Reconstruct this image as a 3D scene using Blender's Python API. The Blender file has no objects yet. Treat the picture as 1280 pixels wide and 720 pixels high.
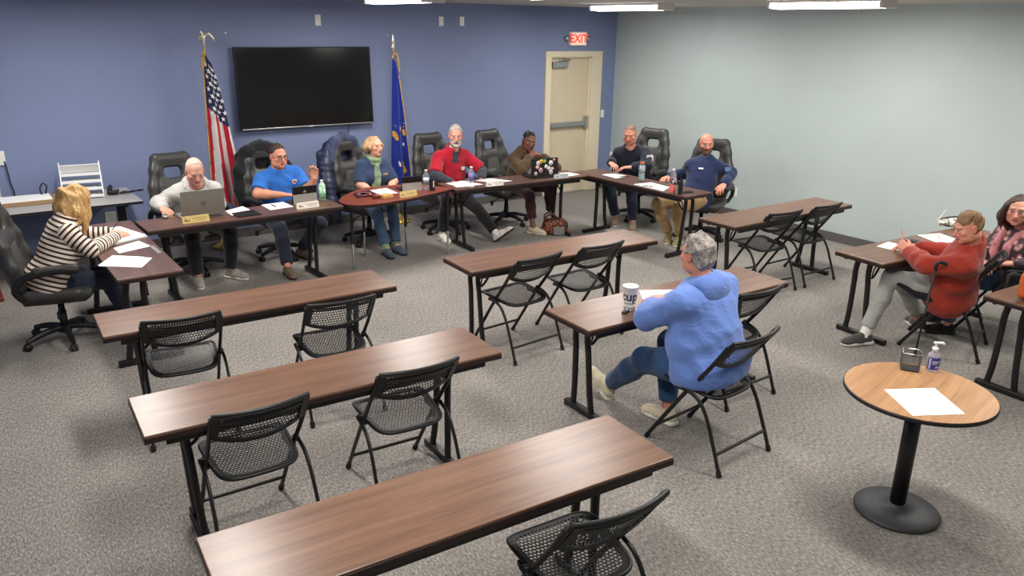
import bpy, bmesh, math, random
import numpy as np
from mathutils import Vector, Matrix
random.seed(7)
np.random.seed(7)
SC = bpy.context.scene
COL = SC.collection
PI = math.pi

# ------------------------------------------------------------------ colours
def lin(c):
    return tuple(((v / 255) / 12.92 if v / 255 <= .04045 else ((v / 255 + .055) / 1.055) ** 2.4) for v in c)

def newmat(name):
    m = bpy.data.materials.new(name)
    m.use_nodes = True
    nt = m.node_tree
    return m, nt, nt.nodes['Principled BSDF']

def N(nt, kind, **kw):
    n = nt.nodes.new(kind)
    for k, v in kw.items():
        if k in n.inputs: n.inputs[k].default_value = v
        else: setattr(n, k, v)
    return n

def coords(nt, scale=(1, 1, 1), kind='Object'):
    tc = nt.nodes.new('ShaderNodeTexCoord')
    mp = nt.nodes.new('ShaderNodeMapping')
    mp.inputs['Scale'].default_value = scale
    nt.links.new(tc.outputs[kind], mp.inputs['Vector'])
    return mp.outputs['Vector']

def ramp(nt, fac, stops, interp='LINEAR'):
    r = nt.nodes.new('ShaderNodeValToRGB')
    r.color_ramp.interpolation = interp
    el = r.color_ramp.elements
    while len(el) > 1: el.remove(el[-1])
    el[0].position = stops[0][0]; el[0].color = (*stops[0][1], 1)
    for p, c in stops[1:]:
        e = el.new(p); e.color = (*c, 1)
    nt.links.new(fac, r.inputs['Fac'])
    return r.outputs['Color']

def bump(nt, b, height, strength=.3, dist=.01):
    n = nt.nodes.new('ShaderNodeBump')
    n.inputs['Strength'].default_value = strength
    n.inputs['Distance'].default_value = dist
    nt.links.new(height, n.inputs['Height'])
    nt.links.new(n.outputs['Normal'], b.inputs['Normal'])

def mat(name, rgb, rough=.5, metal=0., var=.0, scale=30., bmp=0., stretch=(1, 1, 1), spec=.5, trans=0., alpha=1., emit=0., coat=0., ior=1.45):
    m, nt, b = newmat(name)
    c = lin(rgb)
    b.inputs['Base Color'].default_value = (*c, 1)
    b.inputs['Roughness'].default_value = rough
    b.inputs['Metallic'].default_value = metal
    b.inputs['Specular IOR Level'].default_value = spec
    b.inputs['IOR'].default_value = ior
    b.inputs['Transmission Weight'].default_value = trans
    b.inputs['Alpha'].default_value = alpha
    b.inputs['Coat Weight'].default_value = coat
    if emit:
        b.inputs['Emission Color'].default_value = (*c, 1)
        b.inputs['Emission Strength'].default_value = emit
    if var or bmp:
        v = coords(nt, stretch)
        n = N(nt, 'ShaderNodeTexNoise', Scale=scale, Detail=4., Roughness=.6)
        nt.links.new(v, n.inputs['Vector'])
        if var:
            lo = tuple(x * (1 - var) for x in c); hi = tuple(min(1, x * (1 + var)) for x in c)
            nt.links.new(ramp(nt, n.outputs['Fac'], [(.3, lo), (.7, hi)]), b.inputs['Base Color'])
        if bmp:
            bump(nt, b, n.outputs['Fac'], bmp, .01)
    return m

# ------------------------------------------------------------------ object helpers
def tag(o, label=None, cat=None, group=None, kind=None):
    if label: o['label'] = label
    if cat: o['category'] = cat
    if group: o['group'] = group
    if kind: o['kind'] = kind
    return o

def empty(name, loc=(0, 0, 0), rz=0., label=None, cat=None, group=None, kind=None):
    o = bpy.data.objects.new(name, None)
    o.empty_display_size = .1
    COL.objects.link(o)
    o.location = loc; o.rotation_euler = (0, 0, rz)
    return tag(o, label, cat, group, kind)

def link(name, me, parent=None, mats=()):
    o = bpy.data.objects.new(name, me)
    COL.objects.link(o)
    for m in (mats if isinstance(mats, (list, tuple)) else [mats]): me.materials.append(m)
    if parent: o.parent = parent
    return o

def copy_tree(o, parent=None):
    c = o.copy(); COL.objects.link(c)
    if parent: c.parent = parent
    for ch in list(o.children): copy_tree(ch, c)
    return c

class MB:
    """collects shapes into one mesh; each shape carries a material slot index"""
    def __init__(s): s.v = []; s.f = []; s.m = []; s.sm = []
    def add(s, vs, fs, mi=0, smooth=False):
        o = len(s.v); s.v += [tuple(v) for v in vs]
        s.f += [tuple(i + o for i in f) for f in fs]
        s.m += [mi] * len(fs); s.sm += [smooth] * len(fs)
        return s
    def box(s, c, h, rot=None, bev=.0, mi=0, seg=2):
        """centre, half sizes, optional 3x3 rotation, bevel"""
        bm = bmesh.new(); bmesh.ops.create_cube(bm, size=2)
        for v in bm.verts: v.co = Vector((v.co.x * h[0], v.co.y * h[1], v.co.z * h[2]))
        if bev: bmesh.ops.bevel(bm, geom=list(bm.edges), offset=min(bev, .98 * min(h)), segments=seg, affect='EDGES', profile=.5)
        R = rot if rot is not None else Matrix.Identity(3)
        bm.verts.index_update()
        s.add([R @ v.co + Vector(c) for v in bm.verts], [[v.index for v in f.verts] for f in bm.faces], mi, False)
        bm.free(); return s
    def tube(s, pts, r, n=10, mi=0, flat=1., closed=False, up=None):
        pts = [Vector(p) for p in pts]; L = len(pts)
        rs = r if isinstance(r, (list, tuple)) else [r] * L
        T = []
        for i in range(L):
            a = pts[i - 1] if (i or closed) else pts[i]; b = pts[(i + 1) % L] if (i < L - 1 or closed) else pts[i]
            T.append((b - a).normalized())
        ref = Vector(up) if up else (Vector((0, 0, 1)) if abs(T[0].z) < .9 else Vector((1, 0, 0)))
        nrm = (ref - T[0] * ref.dot(T[0])).normalized()
        vs = []; fs = []
        for i in range(L):
            nrm = (nrm - T[i] * nrm.dot(T[i])).normalized(); bi = T[i].cross(nrm)
            for k in range(n):
                a = 2 * PI * k / n
                vs.append(pts[i] + nrm * (math.cos(a) * rs[i]) + bi * (math.sin(a) * rs[i] * flat))
        for i in range(L if closed else L - 1):
            j = (i + 1) % L
            for k in range(n):
                fs.append((i * n + k, i * n + (k + 1) % n, j * n + (k + 1) % n, j * n + k))
        s.add(vs, fs, mi, True)
        if not closed:
            s.add(vs[:n][::-1], [tuple(range(n))], mi); s.add(vs[-n:], [tuple(range(n))], mi)
        return s
    def lathe(s, prof, c=(0, 0, 0), n=32, mi=0, axis='z', smooth=True, sx=1., sy=1., R=None):
        vs = []; fs = []
        for r, z in prof:
            for k in range(n):
                a = 2 * PI * k / n
                vs.append(Vector((r * math.cos(a) * sx, r * math.sin(a) * sy, z)))
        for i in range(len(prof) - 1):
            for k in range(n):
                fs.append((i * n + k, i * n + (k + 1) % n, (i + 1) * n + (k + 1) % n, (i + 1) * n + k))
        if prof[0][0] > 1e-6: fs.append(tuple(range(n))[::-1])
        if prof[-1][0] > 1e-6: fs.append(tuple((len(prof) - 1) * n + k for k in range(n)))
        R = R if R is not None else (Matrix.Identity(3) if axis == 'z' else (Matrix.Rotation(PI / 2, 3, 'Y') if axis == 'x' else Matrix.Rotation(-PI / 2, 3, 'X')))
        s.add([R @ v + Vector(c) for v in vs], fs, mi, smooth); return s
    def prism(s, outline, z0, z1, mi=0, mi_side=None, R=None, c=(0, 0, 0)):
        n = len(outline); vs = [Vector((x, y, z0)) for x, y in outline] + [Vector((x, y, z1)) for x, y in outline]
        R = R if R is not None else Matrix.Identity(3)
        vs = [R @ v + Vector(c) for v in vs]
        s.add(vs, [tuple(range(n))[::-1], tuple(range(n, 2 * n))], mi)
        s.add(vs, [(k, (k + 1) % n, n + (k + 1) % n, n + k) for k in range(n)], mi if mi_side is None else mi_side)
        return s
    def sheet(s, fn, nu, nv, mi=0, smooth=True):
        vs = [fn(i / nu, j / nv) for j in range(nv + 1) for i in range(nu + 1)]
        fs = [(j * (nu + 1) + i, j * (nu + 1) + i + 1, (j + 1) * (nu + 1) + i + 1, (j + 1) * (nu + 1) + i) for j in range(nv) for i in range(nu)]
        s.add(vs, fs, mi, smooth); return s
    def build(s, name, mats, parent=None, loc=None, rz=None):
        me = bpy.data.meshes.new(name)
        me.from_pydata([tuple(v) for v in s.v], [], s.f)
        me.polygons.foreach_set('material_index', s.m)
        me.polygons.foreach_set('use_smooth', s.sm)
        me.update()
        o = link(name, me, parent, mats)
        if loc is not None: o.location = loc
        if rz is not None: o.rotation_euler = (0, 0, rz)
        return o

def rot_axes(x, y, z):
    return Matrix((x, y, z)).transposed()

def smooth_path(pts, n=8, closed=False):
    """Catmull-Rom through pts"""
    P = [Vector(p) for p in pts]; out = []
    L = len(P)
    for i in range(L if closed else L - 1):
        if closed: p0, p1, p2, p3 = P[i - 1], P[i], P[(i + 1) % L], P[(i + 2) % L]
        else: p0, p1, p2, p3 = P[max(i - 1, 0)], P[i], P[i + 1], P[min(i + 2, L - 1)]
        for k in range(n):
            t = k / n
            out.append(.5 * ((2 * p1) + (p2 - p0) * t + (2 * p0 - 5 * p1 + 4 * p2 - p3) * t * t + (3 * p1 - p0 - 3 * p2 + p3) * t ** 3))
    if not closed: out.append(P[-1])
    return out

def text_mesh(txt, size, mat_, parent, loc, rot, name='lettering', extrude=.0004, align='CENTER', bold=0.):
    cu = bpy.data.curves.new(name, 'FONT')
    cu.body = txt; cu.size = size; cu.extrude = extrude; cu.align_x = align; cu.align_y = 'CENTER'; cu.offset = bold
    ob = bpy.data.objects.new(name, cu); COL.objects.link(ob)
    dg = bpy.context.evaluated_depsgraph_get(); dg.update()
    me = bpy.data.meshes.new_from_object(ob.evaluated_get(dg))
    bpy.data.objects.remove(ob); bpy.data.curves.remove(cu)
    me.materials.clear()
    o = link(name, me, parent, mat_)
    o.location = loc; o.rotation_euler = rot
    return o

# ------------------------------------------------------------------ signed-distance modelling
A3 = lambda p: np.asarray(p, float)
def unit(v):
    v = A3(v); return v / max(np.linalg.norm(v), 1e-9)

class Field:
    def __init__(s, margin=.05): s.ops = []; s.mg = margin
    def cap(s, a, b, ra, rb=None, k=.02, op='u'):
        a, b = A3(a), A3(b); rb = ra if rb is None else rb; m = max(ra, rb)
        s.ops.append(('cap', op, k, np.minimum(a, b) - m, np.maximum(a, b) + m, (a, b, ra, rb))); return s
    def ell(s, c, rad, ax=None, k=.02, op='u'):
        c, rad = A3(c), A3(rad); ax = np.eye(3) if ax is None else A3(ax)
        e = np.sqrt(((ax * rad[:, None]) ** 2).sum(0))
        s.ops.append(('ell', op, k, c - e, c + e, (c, rad, ax))); return s
    def box(s, c, half, ax=None, r=.01, k=.02, op='u'):
        c, half = A3(c), A3(half); ax = np.eye(3) if ax is None else A3(ax)
        e = np.abs(ax * half[:, None]).sum(0) + r
        s.ops.append(('box', op, k, c - e, c + e, (c, half - r, ax, r))); return s
    def path(s, pts, rs, k=.02, op='u'):
        for i in range(len(pts) - 1): s.cap(pts[i], pts[i + 1], rs[i], rs[i + 1], k, op)
        return s
    def cut(s, p, n, k=.006):
        s.ops.append(('cut', 'i', k, None, None, (A3(p), unit(n)))); return s
    def noise(s, fn):
        s.ops.append(('noise', 'n', 0, None, None, fn)); return s
    def field(s, f, k=.02, op='u'):
        lo, hi = f.bounds(); s.ops.append(('field', op, k, lo, hi, f)); return s
    def bounds(s):
        lo = np.min([o[3] for o in s.ops if o[1] == 'u'], 0); hi = np.max([o[4] for o in s.ops if o[1] == 'u'], 0)
        return lo, hi
    def eval(s, xs, ys, zs):
        BIG = s.mg
        D = np.full((len(xs), len(ys), len(zs)), BIG, np.float32)
        for kind, op, k, lo, hi, pr in s.ops:
            if kind == 'cut':
                p, n = pr
                d = (xs[:, None, None] - p[0]) * n[0] + (ys[None, :, None] - p[1]) * n[1] + (zs[None, None, :] - p[2]) * n[2]
                D = smax(D, d.astype(np.float32), k); continue
            if kind == 'noise':
                near = np.abs(D) < .04
                I = np.nonzero(near)
                D[I] += pr(xs[I[0]], ys[I[1]], zs[I[2]]).astype(np.float32); continue
            m = BIG if op == 'u' else max(k, .0) + .002
            sl = []
            for ax_, arr in enumerate((xs, ys, zs)):
                i0 = np.searchsorted(arr, lo[ax_] - m); i1 = np.searchsorted(arr, hi[ax_] + m)
                sl.append(slice(i0, i1))
            X, Y, Z = xs[sl[0]], ys[sl[1]], zs[sl[2]]
            if not (len(X) and len(Y) and len(Z)): continue
            if kind == 'field':
                d = pr.eval(X, Y, Z)
            else:
                px, py, pz = X[:, None, None], Y[None, :, None], Z[None, None, :]
                if kind == 'cap':
                    a, b, ra, rb = pr; ba = b - a; l2 = max(ba @ ba, 1e-9)
                    t = np.clip(((px - a[0]) * ba[0] + (py - a[1]) * ba[1] + (pz - a[2]) * ba[2]) / l2, 0, 1)
                    d = np.sqrt((px - a[0] - t * ba[0]) ** 2 + (py - a[1] - t * ba[1]) ** 2 + (pz - a[2] - t * ba[2]) ** 2) - (ra + (rb - ra) * t)
                elif kind == 'ell':
                    c, rad, ax = pr; q = [((px - c[0]) * ax[i][0] + (py - c[1]) * ax[i][1] + (pz - c[2]) * ax[i][2]) / rad[i] for i in range(3)]
                    k0 = np.sqrt(q[0] ** 2 + q[1] ** 2 + q[2] ** 2)
                    k1 = np.sqrt((q[0] / rad[0]) ** 2 + (q[1] / rad[1]) ** 2 + (q[2] / rad[2]) ** 2)
                    d = k0 * (k0 - 1) / np.maximum(k1, 1e-6)
                else:
                    c, h, ax, r = pr; q = [np.abs((px - c[0]) * ax[i][0] + (py - c[1]) * ax[i][1] + (pz - c[2]) * ax[i][2]) - h[i] for i in range(3)]
                    d = np.sqrt(sum(np.maximum(v, 0) ** 2 for v in q)) + np.minimum(np.maximum(np.maximum(q[0], q[1]), q[2]), 0) - r
            d = d.astype(np.float32)
            sub = D[sl[0], sl[1], sl[2]]
            if op == 'u': D[sl[0], sl[1], sl[2]] = smin(sub, d, k)
            elif op == 's': D[sl[0], sl[1], sl[2]] = smax(sub, -d, k)
        return D

def smin(a, b, k):
    if k <= 0: return np.minimum(a, b)
    h = np.maximum(k - np.abs(a - b), 0) / k
    return np.minimum(a, b) - h * h * k * .25
def smax(a, b, k): return -smin(-a, -b, k)

def axis(lo, hi, h, fines=()):
    out = [lo]; x = lo
    while x < hi:
        st = h
        for a, b, hf in fines:
            if a - h * .5 <= x <= b: st = min(st, hf)
        x += st; out.append(x)
    return np.array(out)

def nets(xs, ys, zs, D):
    S = D < 0
    c = np.zeros(tuple(n - 1 for n in S.shape), np.int8)
    for i in (0, 1):
        for j in (0, 1):
            for k in (0, 1):
                c += S[i:S.shape[0] - 1 + i, j:S.shape[1] - 1 + j, k:S.shape[2] - 1 + k]
    I, J, K = np.nonzero((c > 0) & (c < 8))
    idx = np.full(c.shape, -1, np.int64); idx[I, J, K] = np.arange(len(I))
    acc = np.zeros((len(I), 3)); cnt = np.zeros(len(I))
    cor = [(i, j, k) for i in (0, 1) for j in (0, 1) for k in (0, 1)]
    for a in cor:
        for ax_ in range(3):
            if a[ax_]: continue
            b = list(a); b[ax_] = 1
            da = D[I + a[0], J + a[1], K + a[2]]; db = D[I + b[0], J + b[1], K + b[2]]
            m = (da < 0) != (db < 0)
            t = np.where(m, da / np.where(m, da - db, 1), 0)
            P = np.stack([xs[I + a[0]], ys[J + a[1]], zs[K + a[2]]], 1)
            Q = np.stack([xs[I + b[0]], ys[J + b[1]], zs[K + b[2]]], 1)
            acc[m] += (P + (Q - P) * t[:, None])[m]; cnt[m] += 1
    V = acc / np.maximum(cnt, 1)[:, None]
    Fs = []
    a, b = S[:-1, 1:-1, 1:-1], S[1:, 1:-1, 1:-1]; i, j, k = np.nonzero(a != b); j += 1; k += 1
    q = np.stack([idx[i, j - 1, k - 1], idx[i, j, k - 1], idx[i, j, k], idx[i, j - 1, k]], 1); fl = ~S[i, j, k]; q[fl] = q[fl][:, ::-1]; Fs.append(q)
    a, b = S[1:-1, :-1, 1:-1], S[1:-1, 1:, 1:-1]; i, j, k = np.nonzero(a != b); i += 1; k += 1
    q = np.stack([idx[i - 1, j, k - 1], idx[i - 1, j, k], idx[i, j, k], idx[i, j, k - 1]], 1); fl = ~S[i, j, k]; q[fl] = q[fl][:, ::-1]; Fs.append(q)
    a, b = S[1:-1, 1:-1, :-1], S[1:-1, 1:-1, 1:]; i, j, k = np.nonzero(a != b); i += 1; j += 1
    q = np.stack([idx[i - 1, j - 1, k], idx[i, j - 1, k], idx[i, j, k], idx[i - 1, j, k]], 1); fl = ~S[i, j, k]; q[fl] = q[fl][:, ::-1]; Fs.append(q)
    return V, np.concatenate(Fs)

def fast_mesh(name, V, F):
    me = bpy.data.meshes.new(name)
    me.vertices.add(len(V)); me.vertices.foreach_set('co', V.astype(np.float32).ravel())
    n = len(F); me.loops.add(n * 4); me.loops.foreach_set('vertex_index', F.astype(np.int32).ravel())
    me.polygons.add(n); me.polygons.foreach_set('loop_start', np.arange(0, n * 4, 4, dtype=np.int32))
    me.polygons.foreach_set('use_smooth', np.ones(n, bool))
    me.update(calc_edges=True); me.validate()
    return me

def relax(V, F, it=1, w=.5):
    e = np.concatenate([F[:, [0, 1]], F[:, [1, 2]], F[:, [2, 3]], F[:, [3, 0]]])
    for _ in range(it):
        s = np.zeros_like(V); c = np.zeros(len(V))
        np.add.at(s, e[:, 0], V[e[:, 1]]); np.add.at(s, e[:, 1], V[e[:, 0]])
        np.add.at(c, e[:, 0], 1); np.add.at(c, e[:, 1], 1)
        V = V * (1 - w) + w * s / np.maximum(c, 1)[:, None]
    return V

def sdf_obj(name, f, h, mats, parent=None, fines=None, attr=None, color=None, smooth=1, origin=None):
    """fines: list of (lo3, hi3, step). attr: dict name->fn(V) floats. color: fn(V)->rgb linear"""
    lo, hi = f.bounds(); lo = lo - .03; hi = hi + .03
    fi = fines or []
    ax = [axis(lo[a], hi[a], h, [(b0[a], b1[a], st) for b0, b1, st in fi]) for a in range(3)]
    V, F = nets(*ax, f.eval(*ax))
    if smooth: V = relax(V, F, smooth)
    if origin is not None: V0 = V - A3(origin)
    else: V0 = V
    me = fast_mesh(name, V0, F)
    for an, fn in (attr or {}).items():
        a = me.attributes.new(an, 'FLOAT', 'POINT'); a.data.foreach_set('value', fn(V).astype(np.float32))
    if color is not None:
        c = color(V); a = me.attributes.new('col', 'FLOAT_COLOR', 'POINT')
        a.data.foreach_set('color', np.concatenate([c, np.ones((len(c), 1))], 1).astype(np.float32).ravel())
    return link(name, me, parent, mats)

def wrinkle(amp=.005, scale=1., seed=0, stretch=(1, 1, 1)):
    r = np.random.RandomState(seed); dirs = r.normal(size=(5, 3)) * A3(stretch); ph = r.rand(5) * 6.28
    fr = np.array([28, 40, 55, 75, 33]) * scale
    w = np.array([1, .8, .6, .4, .8])
    def fn(x, y, z):
        o = 0
        for d, p, f, a in zip(dirs, ph, fr, w):
            d = d / np.linalg.norm(d)
            u = (x * d[0] + y * d[1] + z * d[2]) * f + p
            u = u + .9 * np.sin((x * d[1] + y * d[2] + z * d[0]) * f * .37 + p * 2)
            o = o + a * (1 - 2 * np.abs(np.sin(u * .5)) ** .8)
        return -amp * o * .33
    return fn
# ------------------------------------------------------------------ camera (image taken as 1280x720)
cam_d = bpy.data.cameras.new('camera'); cam = bpy.data.objects.new('camera', cam_d); COL.objects.link(cam)
cam_d.sensor_width = 36; cam_d.lens = 983.417 / 1280 * 36; cam_d.clip_start = .05
_f = Vector((.5582, .7675, -.3155)).normalized(); _r = Vector((.8107, -.5853, .0142)); _r = (_r - _f * _r.dot(_f)).normalized(); _u = _r.cross(_f)
cam.matrix_world = Matrix(((_r.x, _u.x, -_f.x, 0), (_r.y, _u.y, -_f.y, -9.331), (_r.z, _u.z, -_f.z, 2.449), (0, 0, 0, 1)))
SC.camera = cam
SC.view_settings.view_transform = 'Standard'
SC.view_settings.look = 'None'
SC.view_settings.exposure = 0.0
SC.cycles.use_denoising = True
SC.cycles.max_bounces = 8
SC.cycles.diffuse_bounces = 4

XL, XR, YB, YF, CH = -1.6, 8.695, 0.0, -10.4, 2.73

# ------------------------------------------------------------------ materials of the shell
def carpet_mat():
    m, nt, b = newmat('carpet')
    v = coords(nt, (1, 1, 1))
    n1 = N(nt, 'ShaderNodeTexNoise', Scale=190., Detail=3., Roughness=.7); nt.links.new(v, n1.inputs['Vector'])
    v2 = coords(nt, (1, .35, 1))
    n2 = N(nt, 'ShaderNodeTexNoise', Scale=105., Detail=2., Roughness=.6); nt.links.new(v2, n2.inputs['Vector'])
    n3 = N(nt, 'ShaderNodeTexNoise', Scale=1.6, Detail=3.); nt.links.new(v, n3.inputs['Vector'])
    add = N(nt, 'ShaderNodeMath', operation='ADD'); nt.links.new(n1.outputs['Fac'], add.inputs[0]); nt.links.new(n2.outputs['Fac'], add.inputs[1])
    half = N(nt, 'ShaderNodeMath', operation='MULTIPLY'); half.inputs[1].default_value = .5; nt.links.new(add.outputs[0], half.inputs[0])
    c = ramp(nt, half.outputs[0], [(.32, lin((76, 73, 70))), (.5, lin((134, 129, 124))), (.68, lin((190, 184, 177)))])
    mx = nt.nodes.new('ShaderNodeMix'); mx.data_type = 'RGBA'; mx.blend_type = 'MULTIPLY'
    mx.inputs['Factor'].default_value = 1.
    nt.links.new(c, mx.inputs['A'])
    nt.links.new(ramp(nt, n3.outputs['Fac'], [(.3, (.9, .9, .9)), (.7, (1.05, 1.04, 1.03))]), mx.inputs['B'])
    nt.links.new(mx.outputs['Result'], b.inputs['Base Color'])
    b.inputs['Roughness'].default_value = .95; b.inputs['Specular IOR Level'].default_value = .1
    bump(nt, b, half.outputs[0], .6, .006)
    return m
def wall_mat(name, rgb):
    m, nt, b = newmat(name)
    v = coords(nt)
    n1 = N(nt, 'ShaderNodeTexNoise', Scale=.9, Detail=4.); nt.links.new(v, n1.inputs['Vector'])
    n2 = N(nt, 'ShaderNodeTexNoise', Scale=140., Detail=2.); nt.links.new(v, n2.inputs['Vector'])
    c = lin(rgb)
    nt.links.new(ramp(nt, n1.outputs['Fac'], [(.3, tuple(x * .95 for x in c)), (.7, tuple(x * 1.05 for x in c))]), b.inputs['Base Color'])
    b.inputs['Roughness'].default_value = .6; b.inputs['Specular IOR Level'].default_value = .3
    bump(nt, b, n2.outputs['Fac'], .12, .003)
    return m
M = {}
M['carpet'] = carpet_mat()
M['blue_wall'] = wall_mat('blue_wall', (124, 136, 171))
M['pale_wall'] = wall_mat('pale_wall', (178, 189, 188))
M['ceiling'] = mat('ceiling', (200, 196, 190), .9, var=.05, scale=60, bmp=.1)
M['base_vinyl'] = mat('base_vinyl', (92, 88, 88), .5, var=.05, scale=8)
M['door_paint'] = mat('door_paint', (205, 192, 165), .45, var=.02, scale=3)
M['frame_paint'] = mat('frame_paint', (220, 208, 182), .4, var=.02, scale=3)
M['alum'] = mat('brushed_metal', (172, 174, 174), .35, metal=.8, var=.04, scale=80, stretch=(1, 1, 20))
M['steel'] = mat('chrome', (205, 205, 205), .18, metal=1.)
M['plate'] = mat('white_plate', (232, 230, 224), .4, var=.01)
M['plate_hole'] = mat('plate_slot', (90, 88, 84), .5)
M['black_metal'] = mat('black_metal', (24, 22, 23), .42, var=.1, scale=40)
M['black_plastic'] = mat('black_plastic', (24, 24, 25), .45, var=.08, scale=60)
M['dark_rubber'] = mat('rubber', (20, 20, 20), .8)
M['paper'] = mat('paper', (246, 246, 244), .8, var=.01, scale=6, spec=.2)
M['print'] = mat('print_ink', (120, 120, 120), .8)
M['ink'] = mat('black_ink', (25, 25, 28), .7)

# ------------------------------------------------------------------ shell
def slab(name, c, h, m):
    o = MB().box(c, h).build(name, m); tag(o, kind='structure'); return o
slab('floor', ((XL + XR) / 2, (YB + YF) / 2, -.05), ((XR - XL) / 2 + .2, (YB - YF) / 2 + .2, .05), M['carpet'])
slab('ceiling', ((XL + XR) / 2, (YB + YF) / 2, CH + .05), ((XR - XL) / 2 + .2, (YB - YF) / 2 + .2, .05), M['ceiling'])
# back wall with a hole for the door opening (x 7.42..8.20, z 0..2.035)
DX0, DX1, DH = 7.42, 8.20, 2.035
w = MB()
w.box(((XL + DX0) / 2, .1, CH / 2), ((DX0 - XL) / 2, .1, CH / 2))
w.box(((DX1 + XR) / 2, .1, CH / 2), ((XR - DX1) / 2, .1, CH / 2))
w.box(((DX0 + DX1) / 2, .1, (CH + DH) / 2), ((DX1 - DX0) / 2, .1, (CH - DH) / 2))
tag(w.build('wall_back', M['blue_wall']), kind='structure')
slab('wall_right', (XR + .1, (YB + YF) / 2, CH / 2), (.1, (YB - YF) / 2 + .2, CH / 2), M['pale_wall'])
slab('wall_left', (XL - .1, (YB + YF) / 2, CH / 2), (.1, (YB - YF) / 2 + .2, CH / 2), M['blue_wall'])
slab('wall_front', ((XL + XR) / 2, YF - .1, CH / 2), ((XR - XL) / 2, .1, CH / 2), M['pale_wall'])
bb = MB(); bb.box(((XL + DX0 - .11) / 2, -.006, .055), ((DX0 - .11 - XL) / 2, .006, .055), bev=.004); bb.box(((DX1 + .21 + XR) / 2, -.006, .055), ((XR - DX1 - .21) / 2, .006, .055), bev=.004)
tag(bb.build('baseboard_back', M['base_vinyl']), kind='structure')
tag(MB().box((XR - .006, (YB + YF) / 2, .055), (.006, (YB - YF) / 2, .055), bev=.004).build('baseboard_right', M['base_vinyl']), kind='structure')
tag(MB().box((XL + .006, (YB + YF) / 2, .055), (.006, (YB - YF) / 2, .055), bev=.004).build('baseboard_left', M['base_vinyl']), kind='structure')

# ------------------------------------------------------------------ the exit door
door = empty('door_1', ((DX0 + DX1) / 2, 0, 0), kind='structure')
def rel(o, root):
    o.location = tuple(-Vector(root.location)); return o
fr = MB()
fr.box((DX0 - .053, -.012, DH / 2 + .04), (.053, .022, DH / 2 + .04), bev=.006)
fr.box((DX1 + .103, -.012, DH / 2 + .04), (.103, .022, DH / 2 + .04), bev=.006)
fr.box(((DX0 + DX1) / 2, -.0125, DH + .04), ((DX1 - DX0) / 2 + .004, .0215, .04))
fr.box((DX1 - .022, .07, DH / 2), (.02, .08, DH / 2)); fr.box((DX0 + .006, .07, DH / 2), (.006, .08, DH / 2)); fr.box(((DX0 + DX1) / 2, .07, DH - .008), ((DX1 - DX0) / 2, .08, .008))
rel(fr.build('door_frame', M['frame_paint'], door), door)
leaf = rel(MB().box(((DX0 + DX1) / 2 - .014, .06, DH / 2), ((DX1 - DX0) / 2 - .028, .022, DH / 2 - .006), bev=.003).build('door_panel', M['door_paint'], door), door)
bar = MB(); bz = 1.05
bar.box((7.80, -.012, bz), (.36, .022, .036), bev=.01)
bar.box((7.45, .01, bz), (.022, .03, .042), bev=.006)
rel(bar.build('push_bar', M['alum'], door), door)
lk = MB(); lk.box((8.135, -.006, bz + .02), (.035, .034, .095), bev=.012); rel(lk.build('latch_housing', M['steel'], door), door)
cl = MB(); cl.box((7.60, .005, 1.925), (.14, .035, .042), bev=.008); cl.tube([(7.56, -.02, 1.975), (7.78, -.03, 1.99), (7.62, .0, 2.03)], .008)
rel(cl.build('door_closer', M['alum'], door), door)
rel(MB().box(((DX0 + DX1) / 2, .03, .006), ((DX1 - DX0) / 2, .07, .006)).build('door_threshold', M['alum'], door), door)
tag(MB().box(((DX0 + DX1) / 2, .24, DH / 2), (.6, .02, DH / 2 + .2)).build('trim_1', M['frame_paint']), kind='structure')

# ------------------------------------------------------------------ wall fittings
def wall_plate(name, label, cat, c, kind, wall='back', w_=.035, h_=.058, group=None):
    root = empty(name, c, 0 if wall == 'back' else PI / 2 * -1, label, cat, group)
    MB().box((0, -.004, 0), (w_, .004, h_), bev=.003).build('cover_plate', M['plate'], root)
    if kind == 'outlet':
        for dz in (-.022, .022):
            o = MB().box((0, -.0085, dz), (.016, .0015, .014), bev=.001)
            o.build('socket', M['plate'], root)
            MB().box((-.006, -.0102, dz), (.0014, .0004, .005)).box((.006, -.0102, dz), (.0014, .0004, .004)).build('socket_slot', M['plate_hole'], root)
    elif kind == 'switch':
        MB().box((0, -.009, 0), (.008, .003, .016), bev=.002).build('switch_toggle', M['plate'], root)
    elif kind == 'jack':
        MB().box((0, -.009, 0), (.009, .001, .009)).build('jack_hole', M['plate_hole'], root)
    return root
wall_plate('wall_plate', 'white blank wall plate high above the television', 'wall plate', (3.885, 0, 2.488), 'blank', w_=.036, h_=.062)
wall_plate('wall_plate', 'left white cover plate of the pair high left of the exit sign', 'wall plate', (5.579, 0, 2.5), 'blank', group='pair of plates by the ceiling')
wall_plate('wall_plate', 'right white cover plate of the pair, nearer the exit sign', 'wall plate', (5.899, 0, 2.505), 'blank', group='pair of plates by the ceiling')
wall_plate('light_switch', 'white light switch on blue wall right of the exit door', 'switch', (8.475, 0, 1.176), 'switch')
wall_plate('wall_outlet', 'white double outlet on the pale right wall', 'outlet', (XR, -2.52, .345), 'outlet', 'right', .04, .06)
wall_plate('wall_outlet', 'white outlet low on blue wall under the grey side table', 'outlet', (1.37, 0, .42), 'outlet', w_=.055, h_=.06)
MB().lathe([(.0, 0), (.012, .0), (.012, .012), (0, .016)], axis='y', n=12).build('wall_hook', M['plate'], None, (2.79, -.012, 2.335)); tag(bpy.data.objects['wall_hook'], 'small white hook on blue wall right of the eagle flag pole', 'hook')
MB().lathe([(.0, 0), (.008, .0), (.008, .01), (0, .012)], axis='y', n=12).build('wall_hook', M['plate'], None, (4.79, -.012, 2.32)); tag(bpy.data.objects['wall_hook.001'], 'tiny white hook on blue wall beside the spear flag pole', 'hook')

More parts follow.
